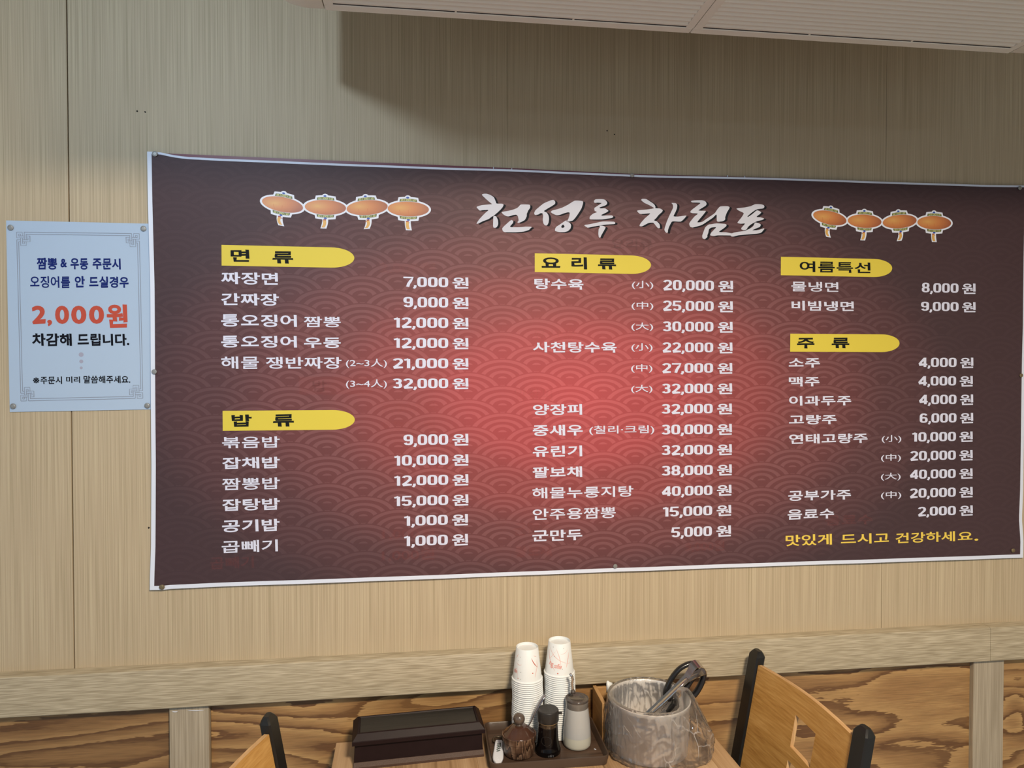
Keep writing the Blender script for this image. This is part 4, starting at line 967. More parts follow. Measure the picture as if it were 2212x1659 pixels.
mb = MB(); mb.lathe([(0.0353, 0.0436), (0.0350, 0.0450), (0.0330, 0.0462), (0.0280, 0.0498), (0.0220, 0.0560), (0.0175, 0.0602), (0.0135, 0.0620), (0.0, 0.0624)], n=48, caps=False); build(mb, 'lid', M_lidb, pt, smooth=True)
mb = MB(); mb.lathe([(0.0075, 0.0615), (0.0072, 0.0640), (0.0080, 0.0655)]+[(0.0128*math.sin(math.radians(a)), 0.0755-0.0125*math.cos(math.radians(a))) for a in range(35, 181, 12)], n=32, caps=False); build(mb, 'knob', M_knob, pt, smooth=True)
# spoon leaning out of the lid notch
M_steel = mat('stainless_steel', (0.62, 0.60, 0.58), 0.16, metal=1.0)
M_steelv = mat('spoon_steel', (0.36, 0.34, 0.37), 0.22, metal=0.95)
sp0 = ay(1147.0, 1559, -0.140); sp1 = ay(1156, 1537, -0.137); sp2 = ay(1166, 1518, -0.134); sp3 = ay(1175.5, 1503.5, -0.132)
spn = empty('sugar_spoon', (float(sp0[0]), float(sp0[1]), float(sp0[2])), label='metal spoon handle sticking out of the sugar pot', cat='spoon')
pts = [(np.array(sp0)-np.array([.014, 0, .022])), sp0, (sp0+sp1)/2, sp1, (sp1+sp2)/2, sp2, (sp2+sp3)/2, sp3, sp3+(sp3-sp2)*0.22]
wd = [.0026, .0030, .0042, .0062, .0074, .0082, .0084, .0074, .0032]
mb = MB(); o3 = np.array(spn.location)
mb.tube([tuple(p-o3) for p in pts], wd, 12, flat=0.34); build(mb, 'handle', M_steelv, spn, smooth=True)
mb = MB(); b0 = pts[0]-o3; mb.lathe([(0.0, -0.004), (0.008, -0.002), (0.011, 0.001), (0.010, 0.0015), (0.007, -0.001), (0, -0.003)], c=(b0[0]-0.006, b0[1], b0[2]-0.004), n=16, caps=False); build(mb, 'bowl', M_steelv, spn, smooth=True)

# ================================================================== SOY SAUCE BOTTLE
M_glassb = mat('clear_glass', (0.95, 0.95, 0.95), 0.03, trans=1.0, ior=1.45)
M_soy = mat('soy_sauce', (0.004, 0.003, 0.003), 0.10, spec=0.35)
M_cap = mat('black_cap', (0.022, 0.020, 0.019), 0.38, bump=0.15, bscale=300)
M_captop = grain('cap_top', (0.020, 0.018, 0.017), (0.034, 0.031, 0.029), (0.052, 0.048, 0.045), fine=(260, 12, 260), coarse=(40, 4, 40), rough=0.42, bump=0.2)
M_ring = mat('amber_ring', (0.30, 0.20, 0.09), 0.3)
so = empty('soy_sauce_bottle', (0.2670, -0.1500, TZ), label='glass bottle of black soy sauce with round black pouring cap', cat='bottle')
mb = MB(); mb.lathe([(0.0, 0.0005), (0.0262, 0.0005), (0.0280, 0.0025), (0.0280, 0.0085), (0.0262, 0.0120), (0.0242, 0.0200), (0.0226, 0.0350), (0.0216, 0.0560), (0.0212, 0.0600)], n=44, caps=False)
build(mb, 'sauce', M_soy, so, auto=60)
mb = MB(); mb.lathe([(0.0213, 0.0585), (0.0212, 0.0690), (0.0207, 0.0705), (0.0200, 0.0690), (0.0200, 0.0585)], n=44, caps=False); build(mb, 'glass_neck', M_glassb, so, smooth=True)
mb = MB(); mb.lathe([(0.0, 0.0575), (0.0200, 0.0575), (0.0200, 0.0700), (0, 0.0700)], n=30, caps=False); build(mb, 'neck_core', mat('neck_brown', (0.10, 0.065, 0.035), 0.3), so)
mb = MB(); mb.lathe([(0.0212, 0.0680), (0.0222, 0.0684), (0.0222, 0.0698), (0.0212, 0.0702)], n=44, caps=False); build(mb, 'neck_ring', M_ring, so, smooth=True)
mb = MB(); mb.lathe([(0.0200, 0.0702), (0.0232, 0.0704), (0.0237, 0.0715), (0.0234, 0.0930), (0.0228, 0.0943), (0.0218, 0.0948)], n=44, caps=False); build(mb, 'cap', M_cap, so, auto=50)
mb = MB(); mb.lathe([(0.0220, 0.0947), (0.0, 0.0950)], n=44, caps=False); build(mb, 'cap_top', M_captop, so)
mb = MB(); mb.tube([(0.021, -0.004, 0.0860), (0.0270, -0.0055, 0.0870), (0.0300, -0.0062, 0.0868)], [0.0028, 0.0030, 0.0033], 14); build(mb, 'spout', M_cap, so, auto=50)
# moulded oval line on the front of the bottle, and tiny lettering at the foot
mb = MB(); pts = []
for i in range(28):
    a = 2*PI*i/28; X = -0.004+0.0115*math.cos(a); H = 0.0345+0.0095*math.sin(a); r = 0.0230+(0.020-H)*0.07+0.0009 if H < 0.035 else 0.0227-(H-0.035)*0.047+0.0002
    an = -PI/2-0.15+X/0.022; pts.append((r*math.cos(an), r*math.sin(an), H))
mb.tube(pts, 0.00022, 5, closed=True); build(mb, 'moulded_oval', mat('moulded_glass', (0.05, 0.045, 0.04), 0.2), so)
vv, ff, _ = glyph('(유)', 0.0)
v = [(0.0283*math.cos(-PI/2+0.07+(a-0.5)*0.42), 0.0283*math.sin(-PI/2+0.07+(a-0.5)*0.42), 0.0020+0.0062*b) for a, b in vv]
link_mesh('moulded_mark', v, ff, mat('moulded_mark', (0.12, 0.12, 0.13), 0.2), so, recalc=False)

# ================================================================== VINEGAR BOTTLE
def frosted():
    m, nt, b = new_mat('frosted_plastic'); b.inputs['Base Color'].default_value = (0.43, 0.43, 0.425, 1); b.inputs['Roughness'].default_value = 0.32
    b.inputs['Subsurface Weight'].default_value = 0.35; b.inputs['Subsurface Radius'].default_value = (0.02, 0.02, 0.02); b.inputs['Subsurface Scale'].default_value = 0.5
    return m
M_fro = frosted(); M_liq = mat('vinegar_tint', (0.49, 0.475, 0.40), 0.32)
M_smoke = mat('smoky_plastic', (0.075, 0.062, 0.055), 0.14, coat=0.4); M_smokel = mat('smoky_plastic_band', (0.17, 0.155, 0.14), 0.2, coat=0.3)
vb = empty('vinegar_bottle', (0.3365, -0.1290, TZ), label='frosted squeeze bottle of clear vinegar with smoky lid and metal spout', cat='bottle')
mb = MB(); mb.lathe([(0.0308, 0.0250), (0.0300, 0.0400), (0.0284, 0.0560), (0.0264, 0.0740), (0.0252, 0.0850), (0.0245, 0.0880)], n=44, caps=False); build(mb, 'frosted_body', M_fro, vb, smooth=True)
mb = MB(); mb.lathe([(0.0, 0.0), (0.0270, 0.0), (0.0300, 0.0025), (0.0311, 0.0075), (0.0311, 0.0180), (0.0308, 0.0252)], n=44, caps=False); build(mb, 'liquid_level', M_liq, vb, smooth=True)
mb = MB()
mb.lathe([(0.0252, 0.0868), (0.0256, 0.0880), (0.0253, 0.0905), (0.0257, 0.0912), (0.0254, 0.0938), (0.0258, 0.0946), (0.0255, 0.0970), (0.0258, 0.0982), (0.0257, 0.1010)], n=44, caps=False); build(mb, 'threaded_band', M_smokel, vb, smooth=True)
mb = MB(); mb.lathe([(0.0257, 0.1008), (0.0261, 0.1040), (0.0258, 0.1060), (0.0247, 0.1064), (0.0240, 0.1048), (0.0195, 0.1044), (0.0185, 0.1056), (0.0172, 0.1056), (0.0165, 0.1046), (0, 0.1048)], n=44, caps=False); build(mb, 'lid', M_smoke, vb, smooth=True)
mb = MB(); q = [ay(1237.5, 1494, -0.132), ay(1236.5, 1486, -0.132), ay(1235.6, 1476, -0.132), ay(1237, 1468, -0.132), ay(1235.5, 1461.5, -0.132), ay(1231.5, 1455.5, -0.132)]
vo = np.array(vb.location); mb.tube([tuple(p-vo) for p in q], 0.0029, 12); build(mb, 'metal_spout', M_steel, vb, smooth=True)
mb = MB(); b = q[0]-vo; mb.lathe([(0.0058, -0.003), (0.0056, 0.001), (0.0042, 0.0035), (0.0028, 0.004)], c=tuple(b), n=18); build(mb, 'spout_collar', M_smoke, vb, smooth=True)

# ================================================================== BOTTLE OPENER
M_opw = mat('opener_white', (0.74, 0.77, 0.84), 0.3); M_opb = mat('opener_bronze', (0.085, 0.062, 0.042), 0.3, metal=0.4)
p0 = az(1078.0, 1599, TZ+0.006); p1 = az(1074.8, 1652, TZ+0.006)
ang = math.atan2(p1[1]-p0[1], p1[0]-p0[0]); Lh = float(np.hypot(*(p1-p0)[:2]))
op = empty('bottle_opener', (float(p0[0]), float(p0[1]), TZ), ang, label='small bottle opener with white lettered handle lying on the tray', cat='bottle opener')
def outline(t): # half width along the handle
    return np.interp(t, [0, .03, .12, .35, .55, .70, .82, .92, .98, 1], [.0066, .0082, .0088, .0098, .0112, .0114, .0098, .0055, .0026, .0010])
mb = MB(); n = 30; lv = []
top_ = []; 
pl = [(Lh*i/n, outline(i/n)) for i in range(n+1)]; poly = pl+[(a, -b_) for a, b_ in reversed(pl)]
rings(mb, [([(a, b_*0.9) for a, b_ in poly], 0.001), (poly, 0.0025), (poly, 0.0055), ([(Lh/2+(a-Lh/2)*0.985, b_*0.84) for a, b_ in poly], 0.0072)])
build(mb, 'handle', M_opw, op, auto=35)
vv, ff, _ = glyph('TERRA', 0.026)
v = [(Lh*0.15+Lh*0.40*a, 0.0050-0.0100*(1-b_), 0.00735) for a, b_ in vv]
v = [(Lh*0.13+Lh*0.38*a, -0.0042+0.0088*b_, 0.00735) for a, b_ in vv]
link_mesh('brand_lettering', v, ff, mat('lettering_dark_green', (0.006, 0.035, 0.022), 0.4), op, recalc=False)
mb = MB(); mb.tube([(Lh*0.78+0.0050*math.cos(2*PI*i/20), 0.0030*math.sin(2*PI*i/20), 0.0071) for i in range(20)], 0.0004, 6, closed=True); build(mb, 'moulded_drop', M_opw, op, smooth=True)
mb = MB(); ring = [(-0.0085+0.0135*math.copysign(abs(math.cos(a))**.8, math.cos(a)), 0.0165*math.copysign(abs(math.sin(a))**.8, math.sin(a))+0.003, 0.0030) for a in [2*PI*i/28 for i in range(28)]]
mb.tube(ring, 0.0027, 8, closed=True, flat=0.7); build(mb, 'opening_ring', M_opb, op, smooth=True)
# a few spilt crumbs of white plastic on the tray
for k, (px, py) in enumerate(((1285.5, 1617.5),)):
    p = az(px, py, TZ+0.001); mb = MB(); mb.box((-.0024, -.0007, 0), (.0024, .0007, .0008), bev=.0002); o = build(mb, 'toothpick_tip', M_white_v)
    o.location = (float(p[0]), float(p[1]), TZ-.0002); o.rotation_euler = (0, 0, -0.6); tag(o, 'tiny white splinter lying on the tray by the vinegar bottle', 'splinter')

# ================================================================== WOODEN STAND
M_stand = grain('stand_wood', (0.30, 0.155, 0.055), (0.43, 0.24, 0.095), (0.54, 0.33, 0.14), fine=(12, 12, 260), coarse=(4, 4, 40), rough=0.45, bump=0.15, fineamt=0.5)
stn = empty('wooden_partition', (0.402, -0.025, T), label='low wooden angle board standing on the table between tray and pail', cat='partition')
mb = MB(); mb.box((-0.0045, -0.092, 0), (0.0045, -0.001, 0.090), bev=.0006); build(mb, 'side_board', M_stand, stn)
mb = MB(); mb.box((0.0047, -0.0085, 0), (0.130, -0.001, 0.088), bev=.0006); build(mb, 'back_board', M_stand, stn)
mb = MB(); n = 6
v = [(-0.004+0.012*i/n, -0.004*math.sin(i*1.3)-0.02, 0.0865+z) for z in (0, 0.0085) for i in range(n+1)]
tis = MB(); y_ = -0.0355; A_ = [ay(a, b, y_) for a, b in ((1310, 1473), (1313, 1470.5), (1318, 1473.5), (1323, 1475))]; B_ = [ay(a, 1496, y_) for a in (1310, 1314, 1319, 1324)]
tis.add([(p_[0], y_+0.001*math.sin(i_*2.0), p_[2]) for i_, p_ in enumerate(A_+B_)], [(i_, i_+1, i_+5, i_+4) for i_ in range(3)])
o = build(tis, 'paper_scrap', M_cup, smooth=True); md = o.modifiers.new('t', 'SOLIDIFY'); md.thickness = 0.0004
tag(o, 'scrap of white tissue tucked behind the metal pail', 'tissue')

# ================================================================== METAL PAIL, BAG, TONGS, SCISSORS
BX, BY, BR, BH = 0.4980, -0.1480, 0.0880, 0.113
M_alu = mat('brushed_aluminium', (0.83, 0.79, 0.75), 0.45, metal=0.40, bump=0.1, bscale=500)
pa = empty('metal_pail', (BX, BY, T), label='round brushed metal pail lined with a clear plastic bag', cat='pail')
mb = MB(); mb.lathe([(0.0, 0.0), (BR-0.007, 0.0), (BR-0.004, 0.003), (BR-0.0015, BH-0.012), (BR+0.0004, BH-0.010), (BR+0.0004, BH-0.003), (BR+0.0018, BH-0.001), (BR+0.0014, BH+0.0012), (BR-0.0006, BH+0.0014), (BR-0.0018, BH-0.001), (BR-0.0030, BH-0.012), (BR-0.0052, 0.005), (0.0, 0.004)], n=72, caps=False)
build(mb, 'pail_wall', M_alu, pa, auto=50)
def film():
    m, nt, b = new_mat('clear_film'); L = nt.links.new; out = nt.nodes['Material Output']
    tc = N(nt, 'ShaderNodeTexCoord'); mp = N(nt, 'ShaderNodeMapping'); mp.inputs['Scale'].default_value = (1, 1, 0.55); L(tc.outputs['Object'], mp.inputs['Vector'])
    vz = N(nt, 'ShaderNodeTexNoise'); vz.inputs['Scale'].default_value = 26; vz.inputs['Detail'].default_value = 2; vz.inputs['Distortion'].default_value = 2.2; L(mp.outputs['Vector'], vz.inputs['Vector'])
    vn = N(nt, 'ShaderNodeTexNoise'); vn.inputs['Scale'].default_value = 30; vn.inputs['Detail'].default_value = 1; L(mp.outputs['Vector'], vn.inputs['Vector'])
    va = N(nt, 'ShaderNodeVectorMath', operation='MULTIPLY_ADD'); va.inputs[1].default_value = (0.035, 0.035, 0.035); L(vn.outputs['Color'], va.inputs[0]); L(mp.outputs['Vector'], va.inputs[2])
    vo_ = N(nt, 'ShaderNodeTexVoronoi', feature='DISTANCE_TO_EDGE'); vo_.inputs['Scale'].default_value = 26; L(va.outputs[0], vo_.inputs['Vector'])
    bp = N(nt, 'ShaderNodeBump'); bp.inputs['Strength'].default_value = 0.55; bp.inputs['Distance'].default_value = 0.003; L(vz.outputs['Fac'], bp.inputs['Height'])
    tr_ = N(nt, 'ShaderNodeBsdfTransparent'); tr_.inputs[0].default_value = (0.97, 0.97, 0.97, 1)
    gl = N(nt, 'ShaderNodeBsdfGlossy'); gl.inputs['Roughness'].default_value = 0.06; gl.inputs['Color'].default_value = (1, 1, 1, 1); L(bp.outputs['Normal'], gl.inputs['Normal'])
    df = N(nt, 'ShaderNodeBsdfTranslucent'); df.inputs[0].default_value = (0.85, 0.83, 0.82, 1)
    d2 = N(nt, 'ShaderNodeBsdfDiffuse'); d2.inputs[0].default_value = (0.78, 0.77, 0.77, 1); L(bp.outputs['Normal'], d2.inputs['Normal'])
    fr = N(nt, 'ShaderNodeFresnel'); fr.inputs['IOR'].default_value = 1.5; L(bp.outputs['Normal'], fr.inputs['Normal'])
    m0 = N(nt, 'ShaderNodeMixShader'); m0.inputs[0].default_value = 0.5; L(df.outputs[0], m0.inputs[1]); L(d2.outputs[0], m0.inputs[2])
    lw = N(nt, 'ShaderNodeLayerWeight'); lw.inputs['Blend'].default_value = 0.32; L(bp.outputs['Normal'], lw.inputs['Normal'])
    mf = N(nt, 'ShaderNodeMath', operation='MULTIPLY_ADD'); mf.inputs[1].default_value = 0.40; mf.inputs[2].default_value = 0.035; L(lw.outputs['Facing'], mf.inputs[0])
    m1 = N(nt, 'ShaderNodeMixShader'); fz = N(nt, 'ShaderNodeMapRange'); fz.inputs['From Min'].default_value = 0.035; fz.inputs['From Max'].default_value = 0.0; fz.inputs['To Min'].default_value = 0.0; fz.inputs['To Max'].default_value = 0.75; L(vo_.outputs['Distance'], fz.inputs['Value'])  # white lines along the creases, highlights painted into the film
    fk = N(nt, 'ShaderNodeTexNoise'); fk.inputs['Scale'].default_value = 17; L(mp.outputs['Vector'], fk.inputs['Vector'])
    fr2 = N(nt, 'ShaderNodeMapRange'); fr2.inputs['From Min'].default_value = 0.52; fr2.inputs['From Max'].default_value = 0.66; L(fk.outputs['Fac'], fr2.inputs['Value'])
    fm = N(nt, 'ShaderNodeMath', operation='MULTIPLY'); L(fz.outputs['Result'], fm.inputs[0]); L(fr2.outputs['Result'], fm.inputs[1])
    fa = N(nt, 'ShaderNodeMath', operation='ADD'); fa.use_clamp = True; L(mf.outputs[0], fa.inputs[0]); L(fm.outputs[0], fa.inputs[1]); L(fa.outputs[0], m1.inputs[0]); L(tr_.outputs[0], m1.inputs[1]); L(m0.outputs[0], m1.inputs[2])
    ma = N(nt, 'ShaderNodeMath', operation='MULTIPLY_ADD'); ma.inputs[1].default_value = 1.3; ma.inputs[2].default_value = 0.02; L(fr.outputs[0], ma.inputs[0])
    m2 = N(nt, 'ShaderNodeMixShader'); L(ma.outputs[0], m2.inputs[0]); L(m1.outputs[0], m2.inputs[1]); L(gl.outputs[0], m2.inputs[2])
    L(m2.outputs[0], out.inputs['Surface']); return m
M_film = film()
bagp = empty('plastic_bag', (BX, BY, T), label='clear crumpled plastic bag folded over the rim of the metal pail', cat='plastic bag')
NA, prof = 340, []
for t in np.linspace(0, 1, 22): prof.append(('in', t))
for t in np.linspace(0, 1, 6)[1:]: prof.append(('rim', t))
for t in np.linspace(0, 1, 64)[1:]: prof.append(('out', t))
def g_(a, c, w_): d = (a-c+PI) % (2*PI)-PI; return math.exp(-(d/w_)**2)
v = []
for kind, t in prof:
    for i in range(NA):
        a = 2*PI*i/NA; ca, sa = math.cos(a), math.sin(a)
        bulge = g_(a, math.radians(-22), 0.62); hump = g_(a, math.radians(-28), 0.34); side = g_(a, math.radians(-95), 1.1)
        nz = noise.noise(Vector((ca*3.2, sa*3.2, t*2.2+(9 if kind == 'in' else 0)))); n2 = noise.noise(Vector((ca*9, sa*9, t*5.0)))
        rdg = abs(noise.noise(Vector((ca*5+3, sa*5, t*3.1))))
        crs = max(0.0, 1-3.2*abs(noise.noise(Vector((ca*6.0-1, sa*6.0+2, t*1.1+(5 if kind == 'in' else 0))))))**3 + 0.6*max(0.0, 1-4*abs(noise.noise(Vector((ca*3.0+t*3, sa*3.0+t, t*4.0)))))**3
        if kind == 'in':
            r = (BR-0.0066)-0.0022*crs-0.003*(0.5+0.5*n2)*(1-t)-0.010*(1-t)**3-0.022*hump*t**2; z = 0.030+(BH+0.002-0.030)*t+hump*0.020*t*t
        elif kind == 'rim':
            b = math.radians(180-180*t); r = BR-0.0005-0.022*hump*(1-t)+(0.0062+0.004*hump)*(-math.cos(PI*t))*1.0; z = BH+0.0022+0.0042*math.sin(PI*t)+hump*(0.020*(1-t)+0.010*t+0.013*math.sin(PI*t))+0.0008*n2
        else:
            z = (BH+0.002+hump*0.010*(1-t))*(1-t)+0.0022
            r = BR+0.0058+0.004*hump*(1-t)+0.0035*t+0.0062*t*(0.4+nz)+0.0014*n2*t**.5+0.0010*rdg+0.0030*crs*min(1, t*3)+bulge*(0.036*math.sin(min(1, t*1.25)*PI/2)**1.3)+0.003*side*t
            z += 0.0022*n2*(1-t)
            if t > 0.86: q = (t-0.86)/0.14; r += 0.006*q-0.010*q*q; z = max(0.0018+0.0015*abs(n2), z*(1-0.3*q))
            r = max(r, BR+0.0035)
        x_, y_ = r*ca, r*sa
        if y_+BY > -0.036: y_ = -0.036-BY
        if x_+BX < 0.4095 and y_+BY > -0.122: x_ = 0.4095-BX
        v.append((x_, y_, z))
m_ = len(prof); f = [(k*NA+i, k*NA+(i+1) % NA, (k+1)*NA+(i+1) % NA, (k+1)*NA+i) for k in range(m_-1) for i in range(NA)]
link_mesh('film', v, f, M_film, bagp, smooth=True)

# tongs: a sprung strip of steel, bent double
def strip(mb, pts, wdir, hw, th):
    P = [Vector(p) for p in pts]; Wd = Vector(wdir).normalized(); v = []; f = []
    for k, p in enumerate(P):
        t = (P[min(k+1, len(P)-1)]-P[max(k-1, 0)]).normalized(); nn = t.cross(Wd).normalized(); w_ = hw[k] if isinstance(hw, list) else hw
        for s, q in ((-1, -1), (1, -1), (1, 1), (-1, 1)): v.append(p+Wd*w_*s+nn*th*0.5*q)
    for k in range(len(P)-1):
        for i in range(4): j = (i+1) % 4; f.append((4*k+i, 4*k+j, 4*k+4+j, 4*k+4+i))
    f += [(3, 2, 1, 0), tuple(range(4*len(P)-4, 4*len(P)))]
    mb.add(v, f)
tp = empty('serving_tongs', (0.545, -0.130, T+0.05), label='stainless steel tongs with a rounded bend leaning in the pail', cat='tongs')
to_ = np.array(tp.location)
def pp(px, py, y): return ay(px, py, y)
nearl = [pp(1392, 1549, -0.140), pp(1412, 1531, -0.140), pp(1440, 1505, -0.140), pp(1465, 1481, -0.140), pp(1482, 1464, -0.140), pp(1490, 1452, -0.140), pp(1494, 1443, -0.140), pp(1500, 1435.5, -0.139), pp(1508, 1433.5, -0.137)]
farl = [pp(1515, 1436, -0.133), pp(1519.5, 1443, -0.130), pp(1520, 1450, -0.128), pp(1508, 1455, -0.126), pp(1483, 1468, -0.126), pp(1454, 1494, -0.126), pp(1414, 1532, -0.126)]
wv = [0.0065, 0.0066, 0.0070, 0.0074, 0.0078, 0.0086, 0.0098, 0.0108, 0.0112]; wf = [0.0112, 0.0108, 0.0098, 0.0084, 0.0074, 0.0068, 0.0062]
mb = MB(); dirw = (0.20, -0.72, -0.35)
strip(mb, [p-to_ for p in nearl+farl], dirw, wv+wf, 0.0011); build(mb, 'spring_strip', M_steel, tp, auto=45)
mb = MB(); mb.tube([p-to_+np.array([0.0005, -0.0055, 0.0005]) for p in nearl[:5]], [0.0062, 0.0068, 0.0072, 0.0070, 0.0056], 14, flat=0.5); build(mb, 'gripping_arm', M_steel, tp, smooth=True)
mb = MB(); mb.tube([p-to_+np.array([0.0, 0.0015, 0.0]) for p in farl[-4:]], [0.0022, 0.0026, 0.0028, 0.0026], 12, flat=0.7); build(mb, 'gripping_arm', M_steel, tp, smooth=True)
# scissors with black plastic handles
M_blkp = mat('black_handle', (0.012, 0.012, 0.014), 0.28, coat=0.25)
sc_ = empty('kitchen_scissors', (0.560, -0.105, T+0.05), label='kitchen scissors with long black loop handles standing in the pail', cat='scissors')
so_ = np.array(sc_.location)
def loop(pts, r, y, nm='handle_loop', flat=0.8):
    P = [pp(a, b, y)-so_ for a, b in pts]; Q = []
    n = len(P)
    for i in range(n):
        a, b, c, d = P[i-1], P[i], P[(i+1) % n], P[(i+2) % n]
        for j in range(4):
            s = j/4; Q.append(0.5*((2*b)+(-a+c)*s+(2*a-5*b+4*c-d)*s*s+(-a+3*b-3*c+d)*s**3))
    mb = MB(); mb.tube([tuple(q) for q in Q], r, 10, closed=True, flat=flat); return build(mb, nm, M_blkp, sc_, smooth=True)
loop([(1437, 1500), (1443, 1480), (1455, 1459), (1470, 1443), (1488, 1434), (1500, 1434), (1504, 1441), (1494, 1456), (1478, 1476), (1460, 1496), (1446, 1510)], 0.0074, -0.096)
loop([(1459, 1515), (1470, 1502), (1484, 1482), (1496, 1464), (1510, 1452), (1519, 1452), (1519, 1464), (1512, 1482), (1500, 1500), (1484, 1512), (1468, 1520)], 0.0086, -0.106)
mb = MB(); P = [pp(a, b, -0.106)-so_ for a, b in ((1488, 1470), (1476, 1492), (1462, 1512), (1448, 1530), (1438, 1542))]
mb.tube([tuple(p) for p in P], [0.0030, 0.0070, 0.0085, 0.0078, 0.0055], 14, flat=0.6); build(mb, 'handle_shank', M_blkp, sc_, smooth=True)
mb = MB()
for i in range(9):
    t = i/8; p = pp(1429+20*t, 1534-25*t, -0.118)-so_; mb.lathe([(0, -0.0014), (0.0013, 0), (0, 0.0014)], c=tuple(p), n=6, caps=False)
build(mb, 'grip_teeth', M_blkp, sc_)
mb = MB(); strip(mb, [pp(1440, 1538, -0.108)-so_, pp(1418, 1556, -0.112)-so_, pp(1400, 1572, -0.116)-so_], (0.3, -0.8, -0.4), [0.008, 0.007, 0.003], 0.002); build(mb, 'blade', M_steel, sc_)
mb = MB(); p = pp(1455.5, 1508.5, -0.1185)-so_; mb.lathe([(0, -0.002), (0.0022, -0.001), (0.0022, 0.001), (0, 0.002)], c=tuple(p), n=12, caps=False); build(mb, 'rivet', M_steel, sc_, smooth=True)

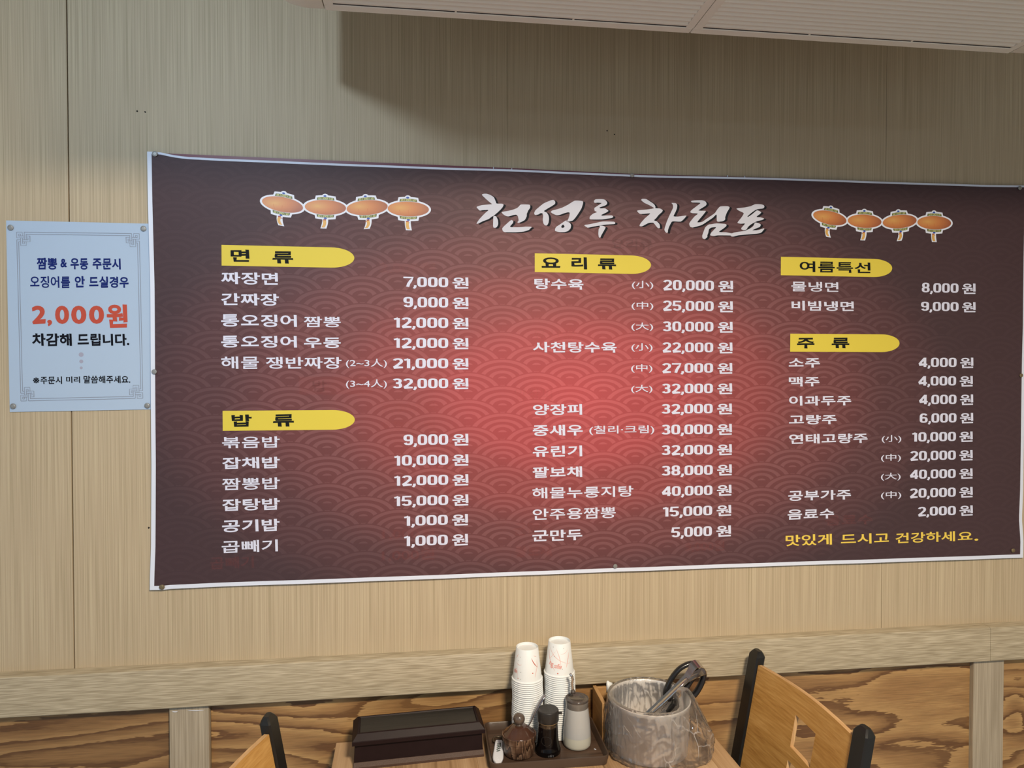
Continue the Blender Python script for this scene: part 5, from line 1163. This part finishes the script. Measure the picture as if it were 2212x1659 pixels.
# ================================================================== CHAIRS
M_oak = grain('oak_veneer', (0.36, 0.172, 0.042), (0.50, 0.268, 0.075), (0.62, 0.365, 0.125), fine=(200, 14, 260), coarse=(26, 2, 30), rough=0.36, bump=0.12, coat=0.15, fineamt=0.5, lo=0.33, hi=0.67)
M_oake = grain('ply_edge', (0.40, 0.22, 0.085), (0.55, 0.33, 0.15), (0.68, 0.45, 0.23), fine=(260, 20, 20), coarse=(60, 4, 4), rough=0.45, bump=0.1)
M_blk = mat('black_lacquer', (0.010, 0.010, 0.010), 0.38, bump=0.06, bscale=400)
def chair(loc, rz, label, width, zt, lean, holes=True, bow=0.012):
    """local frame: +x is the way the chair faces, +y along the back towards its second post"""
    ch = empty('dining_chair', loc, rz, label=label, cat='chair')
    hw = width/2; PW, PD = 0.019, 0.011
    zs = 0.45
    def bx(z): return -(z-zs)*lean if z > zs else (zs-z)*0.0-(zs-z)*0.10
    for s in (-1, 1):
        mb = MB(); prof = []
        y0 = s*hw-PW; y1 = s*hw+PW
        zl = [0, zs-0.02, zs+0.05, zt-0.012, zt-0.005, zt]
        v = []
        for z in zl:
            c = bx(z); e = 0 if z < zt-0.008 else (0.004 if z < zt else 0.0085); e0 = 0.003
            X0, X1, Y0, Y1 = c-PD+e*0.7, c+PD-e*0.7, y0+e, y1-e
            v += [(X0+e0, Y0, z), (X1-e0, Y0, z), (X1, Y0+e0, z), (X1, Y1-e0, z), (X1-e0, Y1, z), (X0+e0, Y1, z), (X0, Y1-e0, z), (X0, Y0+e0, z)]
        f = [(k*8+i, k*8+(i+1) % 8, k*8+8+(i+1) % 8, k*8+8+i) for k in range(len(zl)-1) for i in range(8)]+[tuple(range(7, -1, -1)), tuple(range(8*len(zl)-8, 8*len(zl)))]
        mb.add(v, f); build(mb, 'rear_post', M_blk, ch, auto=20)
        mb = MB(); mb.box((0.385, s*(hw-0.01)-0.016, 0), (0.415, s*(hw-0.01)+0.016, zs-0.03), bev=.003); build(mb, 'front_leg', M_blk, ch)
        mb = MB(); mb.box((0.0, s*(hw-0.01)-0.009, zs-0.075), (0.39, s*(hw-0.01)+0.009, zs-0.032), bev=.002); build(mb, 'side_rail', M_blk, ch)
    mb = MB(); rings(mb, [(rrect(0.215, hw+0.02, 0.04), zs-0.030), (rrect(0.222, hw+0.026, 0.045), zs-0.022), (rrect(0.222, hw+0.026, 0.045), zs+0.012), (rrect(0.205, hw+0.01, 0.04), zs+0.024)])
    mb.v = [(p[0]+0.215, p[1], p[2]) for p in mb.v]; build(mb, 'seat', mat('seat_vinyl', (0.03, 0.02, 0.018), 0.4), ch, auto=30)
    # bent plywood back with slanted openings
    ys0, ys1 = -hw+PW*0.72, hw-PW*0.72; L_ = ys1-ys0; H = 0.33; topz = zt-0.024
    n = 56; hs = [(0.440, 0.650)] if holes else []
    cols = sorted(set([i/n for i in range(n+1)]+[a for h in hs for a in h]))
    ivs = [(0.052, 0.120), (0.148, 0.215), (0.243, 0.300)]
    def lohi(k, s, h):
        t = (s-h[0])/(h[1]-h[0]); a, b = ivs[k]
        return a+0.004*t, b+0.006*t   # depth below the top edge
    def top_at(s): return topz-0.004*(1-math.sin(PI*s))+0.0
    def crv(s): return bow*math.sin(PI*s)
    mbf = MB(); TH_ = 0.009
    def P(s, d, back):
        z = top_at(s)-d; y = ys0+L_*s
        if d == 0: z -= 0.004*max(0, 1-s/0.02)**2+0.004*max(0, 1-(1-s)/0.02)**2
        return (bx(z)+PD*0.55-crv(s)-(TH_ if back else 0.0), y, z)
    def quad(a, b, c, d, mi): mbf.add([a, b, c, d], [(0, 1, 2, 3)], mi)
    for k in range(len(cols)-1):
        s0, s1 = cols[k], cols[k+1]; sm = (s0+s1)/2
        h = next((h for h in hs if h[0] <= sm <= h[1]), None)
        br0 = [0]; br1 = [0]
        if h:
            for q in range(3): a, b = lohi(q, s0, h); br0 += [a, b]; a, b = lohi(q, s1, h); br1 += [a, b]
        br0.append(H); br1.append(H)
        for q in range(0, len(br0), 2):
            for back in (0, 1): quad(P(s0, br0[q], back), P(s1, br1[q], back), P(s1, br1[q+1], back), P(s0, br0[q+1], back), 0)
            for e_ in (q, q+1): quad(P(s0, br0[e_], 0), P(s1, br1[e_], 0), P(s1, br1[e_], 1), P(s0, br0[e_], 1), 1)
    for s in (0.0, 1.0): quad(P(s, 0, 0), P(s, H, 0), P(s, H, 1), P(s, 0, 1), 1)
    for h in hs:
        for s in h:
            for q in range(3): a, b = lohi(q, s, h); quad(P(s, a, 0), P(s, b, 0), P(s, b, 1), P(s, a, 1), 1)
    build(mbf, 'back_panel', [M_oak, M_oake], ch, (0, 0, 0))
    return ch
def place_chair(pf, pn, zt, label, lean, flip, bow=0.012):
    """pf, pn: tops of the far and near post (world x, y)"""
    mid = ((pf[0]+pn[0])/2, (pf[1]+pn[1])/2); d = (pn[0]-pf[0], pn[1]-pf[1]); w_ = math.hypot(*d)
    ang = math.atan2(d[1], d[0])   # direction far -> near
    rz = ang-PI/2 if not flip else ang+PI/2
    fx, fy = math.cos(rz), math.sin(rz); off = (zt-0.45)*lean
    return chair((mid[0]+fx*off, mid[1]+fy*off, 0), rz, label, w_, zt, lean, True, bow)
place_chair((0.788, -0.0790), (0.817, -0.4430), 0.945, 'wooden-backed chair with black posts tucked against the right of the table', 0.19, False)
place_chair((-0.303, -0.2560), (-0.372, -0.6150), 0.945, 'wooden-backed chair with black posts at the left end of the table', 0.19, True)
bpy.data.objects.remove(_to)
